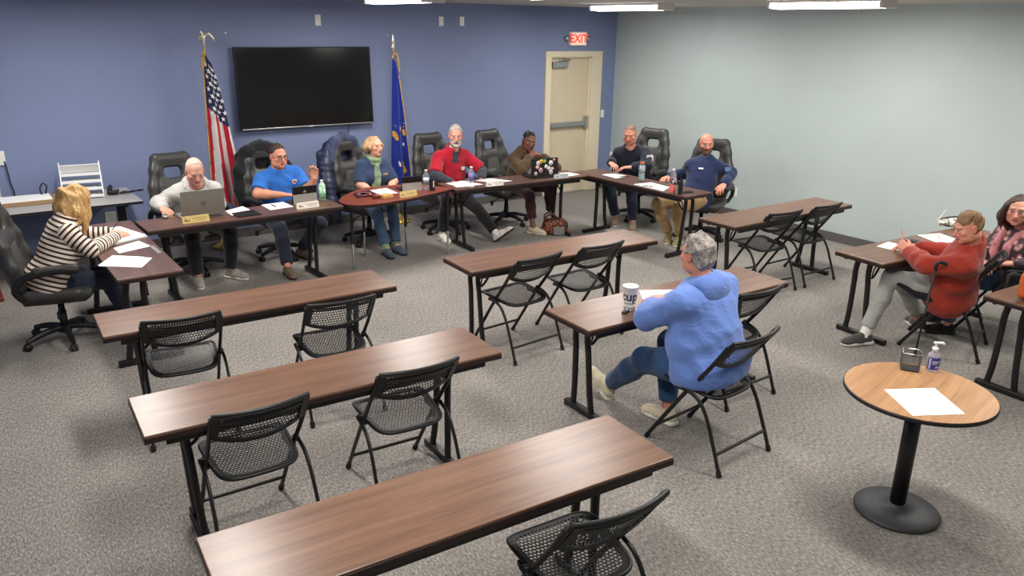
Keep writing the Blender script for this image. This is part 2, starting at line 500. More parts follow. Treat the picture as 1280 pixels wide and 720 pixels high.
# exit sign
ex = empty('exit_sign', (7.894, 0, 2.29), 0, 'lit white exit sign with red letters above the door', 'exit sign')
MB().box((0, -.03, 0), (.155, .03, .1), bev=.012).build('sign_housing', M['plate'], ex)
M['exit_face'] = mat('exit_face', (255, 205, 190), .5, emit=.55)
MB().box((0, -.0612, 0), (.135, .0015, .08)).build('sign_face', M['exit_face'], ex)
M['exit_red'] = mat('exit_red', (255, 60, 40), .5, emit=1.1)
text_mesh('EXIT', .165, M['exit_red'], ex, (0, -.0635, -.002), (PI / 2, 0, 0), 'exit_letters', bold=.004)
for sx in (-1, 1):
    MB().lathe([(.0, 0), (.036, 0), (.042, .02), (.042, .045), (.03, .055), (0, .056)], (sx * .20, -.01, .005), axis='y', n=20, R=Matrix.Rotation(PI / 2, 3, 'X')).box((sx * .165, -.03, .005), (.02, .012, .012)).build('emergency_lamp', M['alum'], ex)

# left-edge socket box with a cord
sb = empty('wall_socket_box', (.462, 0, 1.135), 0, 'white box on blue wall at the left edge with a black cord', 'outlet')
MB().box((0, -.012, 0), (.04, .012, .07), bev=.004).build('box_cover', M['plate'], sb)
MB().tube(smooth_path([(0.03, -.03, -.03), (.04, -.035, -.15), (.045, -.03, -.24), (.06, -.03, -.33), (.062, -.03, -.385)]), .006, 8).build('power_cord', M['black_plastic'], sb)

# ------------------------------------------------------------------ ceiling luminaires
M['lens'] = mat('lamp_lens', (255, 252, 246), .4, emit=14.)
M['lamp_metal'] = mat('lamp_housing', (215, 212, 206), .4)
def luminaire(x, y, label):
    r = empty('ceiling_light', (x, y, CH), 0, label, 'ceiling light', 'wraparound ceiling lights')
    MB().box((0, 0, -.012), (.13, .62, .012), bev=.004).build('lamp_housing', M['lamp_metal'], r)
    prof = [(-.125, -.02), (-.12, -.05), (-.095, -.072), (0, -.08), (.095, -.072), (.12, -.05), (.125, -.02)]
    vs = []; fs = []
    for sy in (-.58, .58):
        vs += [(px, sy, pz) for px, pz in prof]
    n = len(prof)
    fs = [(i, i + 1, n + i + 1, n + i) for i in range(n - 1)] + [tuple(range(n))[::-1], tuple(range(n, 2 * n))]
    MB().add(vs, fs, 0, False).build('lamp_lens', M['lens'], r)
    for sy in (-1, 1):
        MB().box((0, sy * .60, -.045), (.127, .02, .035), bev=.012).build('end_cap', M['lamp_metal'], r)
    return r
LX, LY = (1.15, 4.0, 7.12), (-1.9, -4.62, -7.3)
nm = {(7.12, -1.9): 'lit white ceiling light at the corner above the exit door', (7.12, -4.62): 'lit white ceiling light along the pale right wall, nearer one',
      (4.0, -1.9): 'lit white ceiling light over the television, its end just seen'}
for x in LX:
    for y in LY:
        if (x, y) in nm: luminaire(x, y, nm[(x, y)])
        else: luminaire(x, y, 'lit white wraparound ceiling light outside the view')
        L = bpy.data.lights.new('tube_light', 'AREA'); L.shape = 'RECTANGLE'; L.size = .24; L.size_y = 1.16; L.energy = 44; L.color = (1., .965, .92)
        lo = bpy.data.objects.new('tube_light', L); COL.objects.link(lo); lo.location = (x, y, CH - .085)
wd = bpy.data.worlds.new('world'); SC.world = wd; wd.use_nodes = True
wd.node_tree.nodes['Background'].inputs[0].default_value = (.8, .85, 1, 1); wd.node_tree.nodes['Background'].inputs[1].default_value = .05
# ------------------------------------------------------------------ wood
def wood(name, c0, c1, c2, rough=.36, grain=(1.2, 22, 22)):
    m, nt, b = newmat(name)
    v = coords(nt, grain)
    n1 = N(nt, 'ShaderNodeTexNoise', Scale=1.0, Detail=6., Roughness=.65, Distortion=.6); nt.links.new(v, n1.inputs['Vector'])
    v2 = coords(nt, (grain[0] * 2.5, grain[1] * 7, grain[2] * 7))
    n2 = N(nt, 'ShaderNodeTexNoise', Scale=1.0, Detail=3., Roughness=.6); nt.links.new(v2, n2.inputs['Vector'])
    ad = N(nt, 'ShaderNodeMath', operation='MULTIPLY_ADD'); ad.inputs[1].default_value = .35
    nt.links.new(n2.outputs['Fac'], ad.inputs[0]); nt.links.new(n1.outputs['Fac'], ad.inputs[2])
    nt.links.new(ramp(nt, ad.outputs[0], [(.45, lin(c0)), (.66, lin(c1)), (.9, lin(c2))]), b.inputs['Base Color'])
    b.inputs['Roughness'].default_value = rough
    b.inputs['Specular IOR Level'].default_value = .36
    return m
M['walnut'] = wood('walnut_laminate', (88, 63, 51), (108, 79, 63), (128, 96, 78), rough=.30)
M['walnut_dark'] = wood('dark_walnut_laminate', (72, 51, 45), (92, 66, 57), (110, 81, 70), rough=.36)
M['mahogany'] = wood('mahogany_laminate', (84, 38, 30), (116, 56, 44), (138, 74, 58), rough=.35)
M['table_edge'] = mat('table_edge', (40, 24, 22), .4, var=.1, scale=20)
M['oak'] = wood('oak_laminate', (128, 90, 56), (160, 118, 78), (182, 140, 98), rough=.42, grain=(1.0, 11, 11))

TW, TL_ = .2222, .9144    # half depth, half length
def make_table(top='walnut', legs=True):
    r = empty('folding_table')
    t = MB(); t.box((0, 0, .728), (TL_, TW, .012), bev=.004, mi=0)
    o = t.build('tabletop', M[top], r)
    MB().box((0, 0, .7145), (TL_ + .0015, TW + .0015, .0145), bev=.003).build('edge_band', M['table_edge'], o)
    rails = MB()
    for sy in (-1, 1): rails.box((0, sy * (TW - .035), .685), (TL_ - .09, .012, .022), bev=.004)
    rails.build('steel_rail', M['black_metal'], r)
    for s in (-1, 1):
        x = s * (TL_ - .2)
        lg = MB()
        for yy in ([.13, .15, .155, .165, .185], [.02, .03, .025, .01, -.005]):
            pts = smooth_path([(x, yy[0], .69), (x, yy[1], .57), (x - s * .01, yy[2], .45), (x - s * .02, yy[3], .2), (x - s * .03, yy[4], .045)], 5)
            lg.tube(pts, .0235, 10, flat=.8, up=(0, 1, 0))
        lg.box((x, .02, .685), (.018, .18, .016), bev=.004)
        l = lg.build('leg', M['black_metal'], r)
        MB().box((x - s * .03, .03, .026), (.024, .232, .02), bev=.008).build('foot_bar', M['black_metal'], l)
        for yy in (-.18, .24): MB().box((x - s * .03, yy, .004), (.022, .018, .004), bev=.002).build('foot_pad', M['dark_rubber'], l)
        br = MB(); x2 = x - s * .13
        br.tube(smooth_path([(x - s * .01, .0, .53), (x - s * .05, .0, .56), (x2, .0, .675)], 4), .009, 8)
        br.tube([(x - s * .01, .0, .545), (x - s * .02, .0, .60), (x - s * .085, .0, .675)], .006, 8)
        br.build('folding_brace', M['black_metal'], r)
    return r
def place(root, x, y, rz, label, cat=None, group=None, z=0.):
    root.location = (x, y, z); root.rotation_euler = (0, 0, rz)
    return tag(root, label, cat, group)
tb0 = make_table('walnut')
spots = [('A', 1.483, -4.433, -.044, 'dark walnut folding table with two folding chairs, facing the grey hoodie man'),
         ('D', 3.918, -4.538, -.053, 'dark walnut folding table with two empty chairs, beyond the blue hoodie woman'),
         ('B', 1.419, -5.783, -.051, 'dark walnut folding table second from the camera on the left side'),
         ('E', 3.854, -5.897, -.038, 'dark walnut folding table where the blue hoodie woman sits'),
         ('F', 6.677, -4.659, -.012, 'dark walnut folding table with two empty chairs by the pale wall'),
         ('C', 1.382, -7.091, -.068, 'dark walnut folding table nearest the camera, cut by the bottom edge'),
         ('G', 6.709, -6.147, -.09, 'dark walnut folding table where the rust sweatshirt man writes'),
         ('H', 6.555, -7.36, -.06, 'dark walnut folding table cut by the right edge, orange bag on top')]
used = False
TABLES = {}
for k, x, y, a, lb in spots:
    t = copy_tree(tb0) if used else tb0
    used = True; TABLES[k] = place(t, x, y, a, lb, 'table', 'audience folding tables')
tb1 = make_table('walnut_dark'); used = False
for k, x, y, a, lb in [('T1', 1.055, -2.605, PI / 2 + .0, 'brown folding table end-on where the striped sweater woman writes'),
                       ('T2', 2.222, -1.955, .03, 'brown folding table holding the grey laptop and tan nameplate'),
                       ('T4', 5.425, -1.895, -.05, 'brown folding table holding the sticker-covered laptop'),
                       ('T5', 6.585, -2.765, -PI / 2 + .035, 'brown folding table end-on with the red drink bottle')]:
    t = copy_tree(tb1) if used else tb1
    used = True; TABLES[k] = place(t, x, y, a, lb, 'table', 'meeting folding tables')

# ------------------------------------------------------------------ reddish rounded table in the middle of the row
def mid_table():
    r = empty('rounded_table', (3.85, -1.85, 0), 0, 'reddish table with rounded corner and thin legs where scarf woman sits', 'table')
    out = [(4.535, -2.0), (4.30, -1.50), (3.72, -1.44), (3.47, -1.60), (3.30, -1.76), (3.185, -1.93), (3.165, -2.05), (3.19, -2.15), (3.25, -2.22), (3.36, -2.262), (3.55, -2.268), (3.83, -2.225), (4.2, -2.12)]
    o2 = [(x - 3.85, y + 1.85) for x, y in out]
    top = MB().prism(o2[::-1], .712, .742, 0, 1).build('tabletop', [M['mahogany'], M['table_edge']], r)
    for (x, y) in ((3.30, -1.97), (3.62, -1.57), (4.12, -1.6), (4.42, -2.02)):
        l = MB().tube([(x - 3.85, y + 1.85, .712), (x - 3.85, y + 1.85, .28)], .016, 12).build('leg', M['black_metal'], r)
        MB().tube([(x - 3.85, y + 1.85, .28), (x - 3.85, y + 1.85, .0)], .0125, 12).build('leg_extension', M['steel'], l)
    return r
mid_table()

# ------------------------------------------------------------------ grey side table along the back wall
M['grey_lam'] = mat('grey_laminate', (168, 166, 164), .45, var=.06, scale=60)
M['black_edge'] = mat('black_edge', (30, 30, 32), .45)
st = empty('side_table', (.62, -.45, 0), 0, 'long grey topped table with black legs against the blue wall', 'table')
MB().prism([(-1.3, -.43), (.93, -.43), (.93, .40), (-1.3, .40)], .715, .742, 0, 1).build('tabletop', [M['grey_lam'], M['black_edge']], st)
st.location = (.62, -.48, 0)
for x in (-1.1, .78):
    l = MB().box((x, -.05, .36), (.035, .05, .355), bev=.008).box((x, -.02, .695), (.03, .3, .02), bev=.005).build('leg', M['black_metal'], st)
    MB().box((x, -.02, .02), (.035, .33, .02), bev=.008).build('foot_bar', M['black_metal'], l)
MB().box((-.16, .1, .66), (.92, .012, .05), bev=.004).build('steel_rail', M['black_metal'], st)

# ------------------------------------------------------------------ round table
rt = empty('round_table', (3.84, -7.60, 0), .2, 'small round oak-topped pedestal table with black base', 'table')
MB().lathe([(0, .69), (.352, .69), (.36, .694), (.3602, .709), (.354, .713)], n=64, smooth=True).build('edge_band', M['black_edge'], rt)
MB().lathe([(.3555, .7125), (.3555, .7145), (0, .7146)], n=64, smooth=False).build('tabletop', M['oak'], rt)
MB().lathe([(.04, .03), (.04, .69)], n=28).lathe([(.12, .675), (.12, .69)], n=24).build('pedestal_column', M['black_metal'], rt)
M['base_grey'] = mat('cast_base', (62, 62, 64), .5, var=.08, scale=40)
MB().lathe([(.213, 0), (.214, .012), (.205, .022), (.12, .03), (.055, .036), (.05, .05), (.042, .055)], n=48).build('pedestal_base', M['base_grey'], rt)

# ------------------------------------------------------------------ folding chair
def perforated(inside, ubox, cw, chh, hw, hh, fmap, band=None):
    """staggered cells with 8-sided holes; inside(u,v)->bool keeps a cell; returns verts, faces"""
    vs = []; fs = []
    u0, u1, v0, v1 = ubox; rows = int((v1 - v0) / chh)
    for j in range(rows):
        v = v0 + (j + .5) * chh; off = .5 * cw * (j % 2)
        nu = int((u1 - u0) / cw) + 1
        for i in range(nu):
            u = u0 + i * cw + off
            if not inside(u, v): continue
            o = len(vs)
            outer = [(-.5, -.5), (0, -.5), (.5, -.5), (.5, 0), (.5, .5), (0, .5), (-.5, .5), (-.5, 0)]
            inner = [(-.34, -.36), (0, -.5), (.34, -.36), (.5, 0), (.34, .36), (0, .5), (-.34, .36), (-.5, 0)]
            for a, b in outer: vs.append(fmap(u + a * cw, v + b * chh))
            for a, b in inner: vs.append(fmap(u + a * hw, v + b * hh))
            for q in range(8): fs.append((o + q, o + (q + 1) % 8, o + 8 + (q + 1) % 8, o + 8 + q))
    return vs, fs
def solid(vs, fs, th):
    bm = bmesh.new(); bv = [bm.verts.new(v) for v in vs]
    for f in fs: bm.faces.new([bv[i] for i in f])
    bmesh.ops.remove_doubles(bm, verts=bm.verts, dist=1e-5)
    bmesh.ops.recalc_face_normals(bm, faces=bm.faces)
    bmesh.ops.solidify(bm, geom=list(bm.faces), thickness=th)
    bm.verts.index_update()
    out = ([tuple(v.co) for v in bm.verts], [tuple(v.index for v in f.verts) for f in bm.faces]); bm.free(); return out

def make_folding_chair():
    r = empty('folding_chair')
    mt = M['black_plastic']; mm = M['black_metal']
    # side rails: front foot up to the top of the back
    def rail(s): return smooth_path([(s * .212, .275, .012), (s * .214, .15, .20), (s * .216, .0, .42), (s * .22, -.15, .62), (s * .222, -.262, .79)], 6)
    for s in (-1, 1):
        l = MB().tube(rail(s), .0135, 10, flat=.75).build('front_leg', mm, r)
        MB().tube([(s * .212, .279, .006), (s * .2125, .262, .03)], .016, 10).build('rubber_foot', M['dark_rubber'], l)
        l = MB().tube(smooth_path([(s * .236, .015, .455), (s * .238, -.10, .42), (s * .24, -.175, .33), (s * .243, -.24, .18), (s * .246, -.305, .012)], 6), .0125, 10, flat=.75).build('rear_leg', mm, r)
        MB().tube([(s * .246, -.308, .005), (s * .2455, -.295, .035)], .0155, 10).build('rubber_foot', M['dark_rubber'], l)
        MB().lathe([(0, -.012), (.02, -.012), (.02, .012), (0, .012)], (s * .228, -.01, .452), axis='x', n=14).box((s * .2, .02, .43), (.02, .05, .012), bev=.005).build('hinge', mm, r)
    MB().tube([(-.214, .2, .12), (.214, .2, .12)], .010, 8).build('front_crossbar', mm, r)
    MB().tube([(-.244, -.262, .125), (.244, -.262, .125)], .010, 8).build('rear_crossbar', mm, r)
    # seat: rounded shape, shallow dish
    def seat_out(n=64):
        pts = []
        for i in range(n):
            a = 2 * PI * i / n; ca, sa = math.cos(a), math.sin(a); p = 5
            k = (abs(ca) ** p + abs(sa) ** p) ** (-1 / p)
            v = k * sa * .205 + .012; wv = .2 + .012 * (v / .2)
            pts.append((k * ca * wv, v))
        return pts
    def smap(u, v):
        return (u, v, .452 - .022 * (1 - (u / .2) ** 2) * (1 - (v / .24) ** 2) + .02 * (v / .2) - .03 * max(0, (v - .12) / .1) ** 2)
    def sin_(u, v):
        p = 5; return (abs(u) / .183) ** p + (abs(v - .012) / .186) ** p < 1
    vs, fs = perforated(sin_, (-.198, .198, -.19, .215), .0185, .017, .0152, .0145, smap)
    so = seat_out(); rim = MB()
    inn = [(u * .872, (v - .012) * .872 + .012) for u, v in so]
    n = len(so)
    bv = [smap(u, v) for u, v in so] + [smap(u, v) for u, v in inn]
    bf = [(k, (k + 1) % n, n + (k + 1) % n, n + k) for k in range(n)]
    rv, rf = solid(bv, bf, .012)
    sv, sf = solid(vs, fs, .0015)
    seat = MB().add(sv, sf).add(rv, rf, 0, False)
    seat.tube([Vector(smap(u, v)) - Vector((0, 0, .006)) for u, v in so], .0105, 8, closed=True)
    seat.build('seat', mt, r)
    # backrest
    def bmap(u, w):   # w = 0 bottom .. 1 top, along the rails
        z = .605 + w * .21; t = (z - .42) / (.79 - .42)
        y = -.0 - t * .262 - .004 - .045 * (1 - (u / .22) ** 2)
        return (u, y, z)
    def blow(u): return .03 + .30 * (abs(u) / .22) ** 2.2     # bottom edge rises to the sides
    top_slots_v, top_slots_f = perforated(lambda u, v: abs(u) < .178 and v > .84 and v < .945, (-.18, .18, .845, .95), .0145, .1, .0098, .088, bmap)
    bvs, bfs = perforated(lambda u, v: abs(u) < .186 and blow(u) + .06 < v < .79, (-.2, .2, .06, .80), .0165, .098, .0145, .091, bmap)
    mesh_v, mesh_f = solid(top_slots_v + bvs, top_slots_f + [tuple(i + len(top_slots_v) for i in f) for f in bfs], .002)
    nn = 40
    def strip(lo, hi, m=40):
        v = []; f = []
        for i in range(m + 1):
            u = -.213 + .426 * i / m
            v += [bmap(u, lo(u)), bmap(u, hi(u))]
        f = [(2 * i, 2 * i + 2, 2 * i + 3, 2 * i + 1) for i in range(m)]
        return solid(v, f, .012)
    back = MB().add(mesh_v, mesh_f)
    for st_ in (strip(lambda u: blow(u) - .04, lambda u: blow(u) + .07), strip(lambda u: .785, lambda u: .84), strip(lambda u: .95, lambda u: 1.0)):
        back.add(*st_)
    for s in (-1, 1):
        v = [bmap(s * .213, .3), bmap(s * .213, 1.), bmap(s * .182, 1.), bmap(s * .184, .24)]
        back.add(*solid(v, [(0, 1, 2, 3)], .014))
        back.tube([bmap(s * .213, .3 + .7 * q / 8) for q in range(9)], .012, 8)
    back.tube([bmap(-.213 + .426 * i / nn, blow(-.213 + .426 * i / nn) - .04) for i in range(nn + 1)], .011, 8)
    back.tube([bmap(-.216 + .432 * i / nn, 1.0) for i in range(nn + 1)], .011, 8)
    back.build('backrest', mt, r)
    return r
fc0 = make_folding_chair()
# (top-middle of the back x, y, facing rotation)
fchairs = [(.968, -4.723, -.13, 'black mesh folding chair at left end of the front left table'),
           (1.865, -4.964, -.09, 'black mesh folding chair pulled out at right of the front left table'),
           (.973, -6.084, -.03, 'black mesh folding chair at left of the second left table'),
           (1.774, -6.108, -.07, 'black mesh folding chair at right of the second left table'),
           (1.76, -7.598, -.08, 'black mesh folding chair at the bottom edge by the nearest table'),
           (3.505, -4.863, .07, 'empty black folding chair, left of two beyond the white cup'),
           (4.138, -4.863, .0, 'empty black folding chair, right of two beyond the white cup'),
           (3.548, -6.799, .06, 'black folding chair the blue hoodie woman sits on'),
           (4.245, -6.30, -.02, 'empty black folding chair beside the blue hoodie woman, half hidden'),
           (6.393, -4.936, -.11, 'empty black folding chair by the pale wall, left of two'),
           (7.033, -4.969, -.01, 'empty black folding chair by the pale wall, right of two'),
           (6.50, -6.80, .31, 'black folding chair the rust sweatshirt man sits on'),
           (7.26, -6.86, .35, 'black folding chair the woman in pink scarf sits on')]
used = False
FCH = []
for x, y, a, lb in fchairs:
    c = copy_tree(fc0) if used else fc0
    used = True
    ox, oy = x - (.28 * math.sin(a)), y + .28 * math.cos(a)
    FCH.append(place(c, ox, oy, a, lb, 'chair', 'black folding chairs'))
# ------------------------------------------------------------------ people
def skin_mat(name, rough=.5):
    m, nt, b = newmat(name)
    a = nt.nodes.new('ShaderNodeAttribute'); a.attribute_name = 'col'
    v = coords(nt)
    n = N(nt, 'ShaderNodeTexNoise', Scale=70., Detail=3.); nt.links.new(v, n.inputs['Vector'])
    mx = nt.nodes.new('ShaderNodeMix'); mx.data_type = 'RGBA'; mx.blend_type = 'MULTIPLY'; mx.inputs['Factor'].default_value = 1
    nt.links.new(a.outputs['Color'], mx.inputs['A'])
    nt.links.new(ramp(nt, n.outputs['Fac'], [(.3, (.93, .90, .89)), (.7, (1.04, 1.03, 1.03))]), mx.inputs['B'])
    nt.links.new(mx.outputs['Result'], b.inputs['Base Color'])
    b.inputs['Roughness'].default_value = rough; b.inputs['Specular IOR Level'].default_value = .35
    b.inputs['Subsurface Weight'].default_value = .06; b.inputs['Subsurface Radius'].default_value = (.012, .005, .003)
    bump(nt, b, n.outputs['Fac'], .08, .003)
    return m
M['skin'] = skin_mat('skin')

def cloth(name, rgb, rough=.85, weave=220., bmp=.15, var=.07, sheen=.2):
    m, nt, b = newmat(name)
    c = lin(rgb); v = coords(nt)
    n1 = N(nt, 'ShaderNodeTexNoise', Scale=weave, Detail=2.); nt.links.new(v, n1.inputs['Vector'])
    n2 = N(nt, 'ShaderNodeTexNoise', Scale=9., Detail=4.); nt.links.new(v, n2.inputs['Vector'])
    ad = N(nt, 'ShaderNodeMath', operation='ADD'); nt.links.new(n1.outputs['Fac'], ad.inputs[0]); nt.links.new(n2.outputs['Fac'], ad.inputs[1])
    hf = N(nt, 'ShaderNodeMath', operation='MULTIPLY'); hf.inputs[1].default_value = .5; nt.links.new(ad.outputs[0], hf.inputs[0])
    nt.links.new(ramp(nt, hf.outputs[0], [(.35, tuple(x * (1 - 2 * var) for x in c)), (.65, tuple(min(1, x * (1 + 2 * var)) for x in c))]), b.inputs['Base Color'])
    b.inputs['Roughness'].default_value = rough; b.inputs['Specular IOR Level'].default_value = .2
    b.inputs['Sheen Weight'].default_value = sheen
    b1 = nt.nodes.new('ShaderNodeBump'); b1.inputs['Strength'].default_value = bmp; b1.inputs['Distance'].default_value = .004; nt.links.new(hf.outputs[0], b1.inputs['Height'])
    v3 = coords(nt, (1, 1, 1.7)); n3 = N(nt, 'ShaderNodeTexNoise', Scale=7., Detail=1.5, Roughness=.45, Distortion=1.2); nt.links.new(v3, n3.inputs['Vector'])
    ab = N(nt, 'ShaderNodeMath', operation='PINGPONG'); ab.inputs[1].default_value = .12; nt.links.new(n3.outputs['Fac'], ab.inputs[0])
    b2 = nt.nodes.new('ShaderNodeBump'); b2.inputs['Strength'].default_value = .28; b2.inputs['Distance'].default_value = .05; nt.links.new(ab.outputs[0], b2.inputs['Height'])
    nt.links.new(b1.outputs['Normal'], b2.inputs['Normal']); nt.links.new(b2.outputs['Normal'], b.inputs['Normal'])
    return m
def stripes_mat(name, a_rgb, b_rgb, freq, duty=.5):
    m, nt, b = newmat(name)
    at = nt.nodes.new('ShaderNodeAttribute'); at.attribute_name = 'stripe'
    mu = N(nt, 'ShaderNodeMath', operation='MULTIPLY'); mu.inputs[1].default_value = freq; nt.links.new(at.outputs['Fac'], mu.inputs[0])
    fr = N(nt, 'ShaderNodeMath', operation='FRACT'); nt.links.new(mu.outputs[0], fr.inputs[0])
    nt.links.new(ramp(nt, fr.outputs[0], [(0, lin(a_rgb)), (duty - .04, lin(a_rgb)), (duty + .04, lin(b_rgb)), (.96, lin(b_rgb)), (1, lin(a_rgb))]), b.inputs['Base Color'])
    b.inputs['Roughness'].default_value = .9; b.inputs['Specular IOR Level'].default_value = .15
    v = coords(nt); n = N(nt, 'ShaderNodeTexNoise', Scale=200.); nt.links.new(v, n.inputs['Vector']); bump(nt, b, n.outputs['Fac'], .15, .004)
    return m
def hair_mat(name, c0, c1, c2, scale=(60, 60, 9)):
    m, nt, b = newmat(name)
    v = coords(nt, scale)
    n = N(nt, 'ShaderNodeTexNoise', Scale=1.6, Detail=5., Roughness=.7, Distortion=.8); nt.links.new(v, n.inputs['Vector'])
    nt.links.new(ramp(nt, n.outputs['Fac'], [(.28, lin(c0)), (.5, lin(c1)), (.72, lin(c2))]), b.inputs['Base Color'])
    b.inputs['Roughness'].default_value = .5; b.inputs['Specular IOR Level'].default_value = .4
    bump(nt, b, n.outputs['Fac'], .7, .01)
    return m
M['sock'] = cloth('sock_white', (225, 222, 215))
M['shoe_sole'] = mat('shoe_sole', (222, 218, 206), .7, var=.05, scale=20)
M['shoe_sole_dark'] = mat('shoe_sole_dark', (40, 38, 36), .7)

def ik(a, t, l1, l2, pole):
    a, t, pole = A3(a), A3(t), A3(pole)
    v = t - a; d = np.linalg.norm(v)
    if d > (l1 + l2) * .995:
        s = d / ((l1 + l2) * .995); l1 *= s; l2 *= s
    u = v / d; x = (l1 * l1 - l2 * l2 + d * d) / (2 * d); h = math.sqrt(max(l1 * l1 - x * x, 0))
    p = pole - u * (pole @ u)
    return a + u * x + unit(p) * h

def hand_field(f, wrist, d, n, side, curl=.5, spread=.12, scale=1., thumb=.5, k=.008, curls=None):
    """wrist point, finger direction d, palm normal n, side +1 right / -1 left; returns finger-tip points"""
    w = A3(wrist); d = unit(d); n = A3(n) - d * (A3(n) @ d); n = unit(n); s = np.cross(d, n) * side   # s points to the thumb
    S = scale
    mcp = [w + d * .092 * S + s * .028 * S, w + d * .096 * S + s * .009 * S, w + d * .090 * S - s * .010 * S, w + d * .080 * S - s * .028 * S]
    for q, m in enumerate(mcp):
        f.cap(w + s * (.016 - .0105 * q) * S + d * .008, m, .015 * S, .0115 * S, .016)
    f.ell(w + d * .05 * S, (.038 * S, .05 * S, .0135 * S), (s, d, n), .012)
    lens = [(.042, .026, .021), (.046, .029, .022), (.042, .027, .021), (.033, .02, .019)]
    tips = []
    for q in range(4):
        p = mcp[q]; c = curl if curls is None else curls[q]
        sp = (1.5 - q) * spread
        dd = unit(d + s * sp); ang = 0
        for g in range(3):
            ang += c * (.9, 1.15, .75)[g]
            dr = dd * math.cos(ang) + n * math.sin(ang)
            r0 = (.0096, .0087, .0078)[g] * S; r1 = (.0088, .0079, .0066)[g] * S
            if q == 3: r0 *= .86; r1 *= .86
            e = p + dr * lens[q][g] * S
            f.cap(p, e, r0, r1, .005); p = e
        tips.append(p)
    t0 = w + d * .022 * S + s * .022 * S
    t1 = t0 + unit(d * .62 + s * .62 + n * .30 * thumb) * .043 * S
    t2 = t1 + unit(d * .85 + s * .30 + n * .55 * thumb) * .033 * S
    t3 = t2 + unit(d * .92 + s * .02 + n * .7 * thumb) * .026 * S
    f.cap(t0, t1, .0165 * S, .0115 * S, .014); f.cap(t1, t2, .0108 * S, .0094 * S, .005); f.cap(t2, t3, .0094 * S, .0075 * S, .004)
    tips.append(t3)
    return tips

def head_field(f, c, ax, hs=1., jaw=1., nose=1., fat=0., brow=1.):
    """ax rows: right, forward, up"""
    R = lambda x, y, z: A3(c) + hs * (ax[0] * x + ax[1] * y + ax[2] * z)
    S = lambda *r: tuple(hs * v for v in r)
    f.ell(R(0, -.014, .034), S(.076, .094, .083), ax, .02)
    f.ell(R(0, .022, -.028), S(.061 + fat * .008, .068, .084), ax, .03)
    f.ell(R(0, .030, -.073), S(.050 * jaw + fat * .014, .052, .038), ax, .025)
    f.ell(R(0, .072, -.097), S(.021 * jaw, .018, .016), ax, .02)
    for s in (-1, 1):
        f.ell(R(s * .045, .056, -.020), S(.021 + fat * .006, .022, .018), ax, .02)
        f.ell(R(s * .052, .012, -.058), S(.016 + fat * .012, .035, .035), ax, .025)
    f.cap(R(-.037, .076, .026), R(.037, .076, .026), .0095 * hs * brow, None, .018)
    for s in (-1, 1):
        f.ell(R(s * .031, .094, .003), S(.018, .013, .0105), ax, .012, 's')
    f.cap(R(0, .086, .010), R(0, .107 + .004 * nose, -.030), .0078 * hs, .0118 * hs * nose, .012)
    for s in (-1, 1):
        f.ell(R(s * .0125, .093, -.035), S(.0085, .0095, .0075), ax, .006)
        f.ell(R(s * .0305, .0745, .002), S(.0128, .0128, .0128), ax, .003)
    f.path([R(-.022, .078, -.062), R(-.008, .0885, -.0565), R(.008, .0885, -.0565), R(.022, .078, -.062)], [.004 * hs, .0062 * hs, .0062 * hs, .004 * hs], .008)
    f.path([R(-.020, .078, -.065), R(0, .0865, -.0705), R(.020, .078, -.065)], [.004 * hs, .0068 * hs, .004 * hs], .008)
    for s in (-1, 1):
        e = unit(ax[0] * s * .9 + ax[1] * -.35); ue = unit(ax[2] * .97 - ax[1] * .2); fe = np.cross(e, ue)
        f.ell(R(s * .079, -.012, -.004), S(.009, .019, .032), (e, fe, ue), .008)
        f.ell(R(s * .090, -.008, -.002), S(.008, .010, .019), (e, fe, ue), .006, 's')

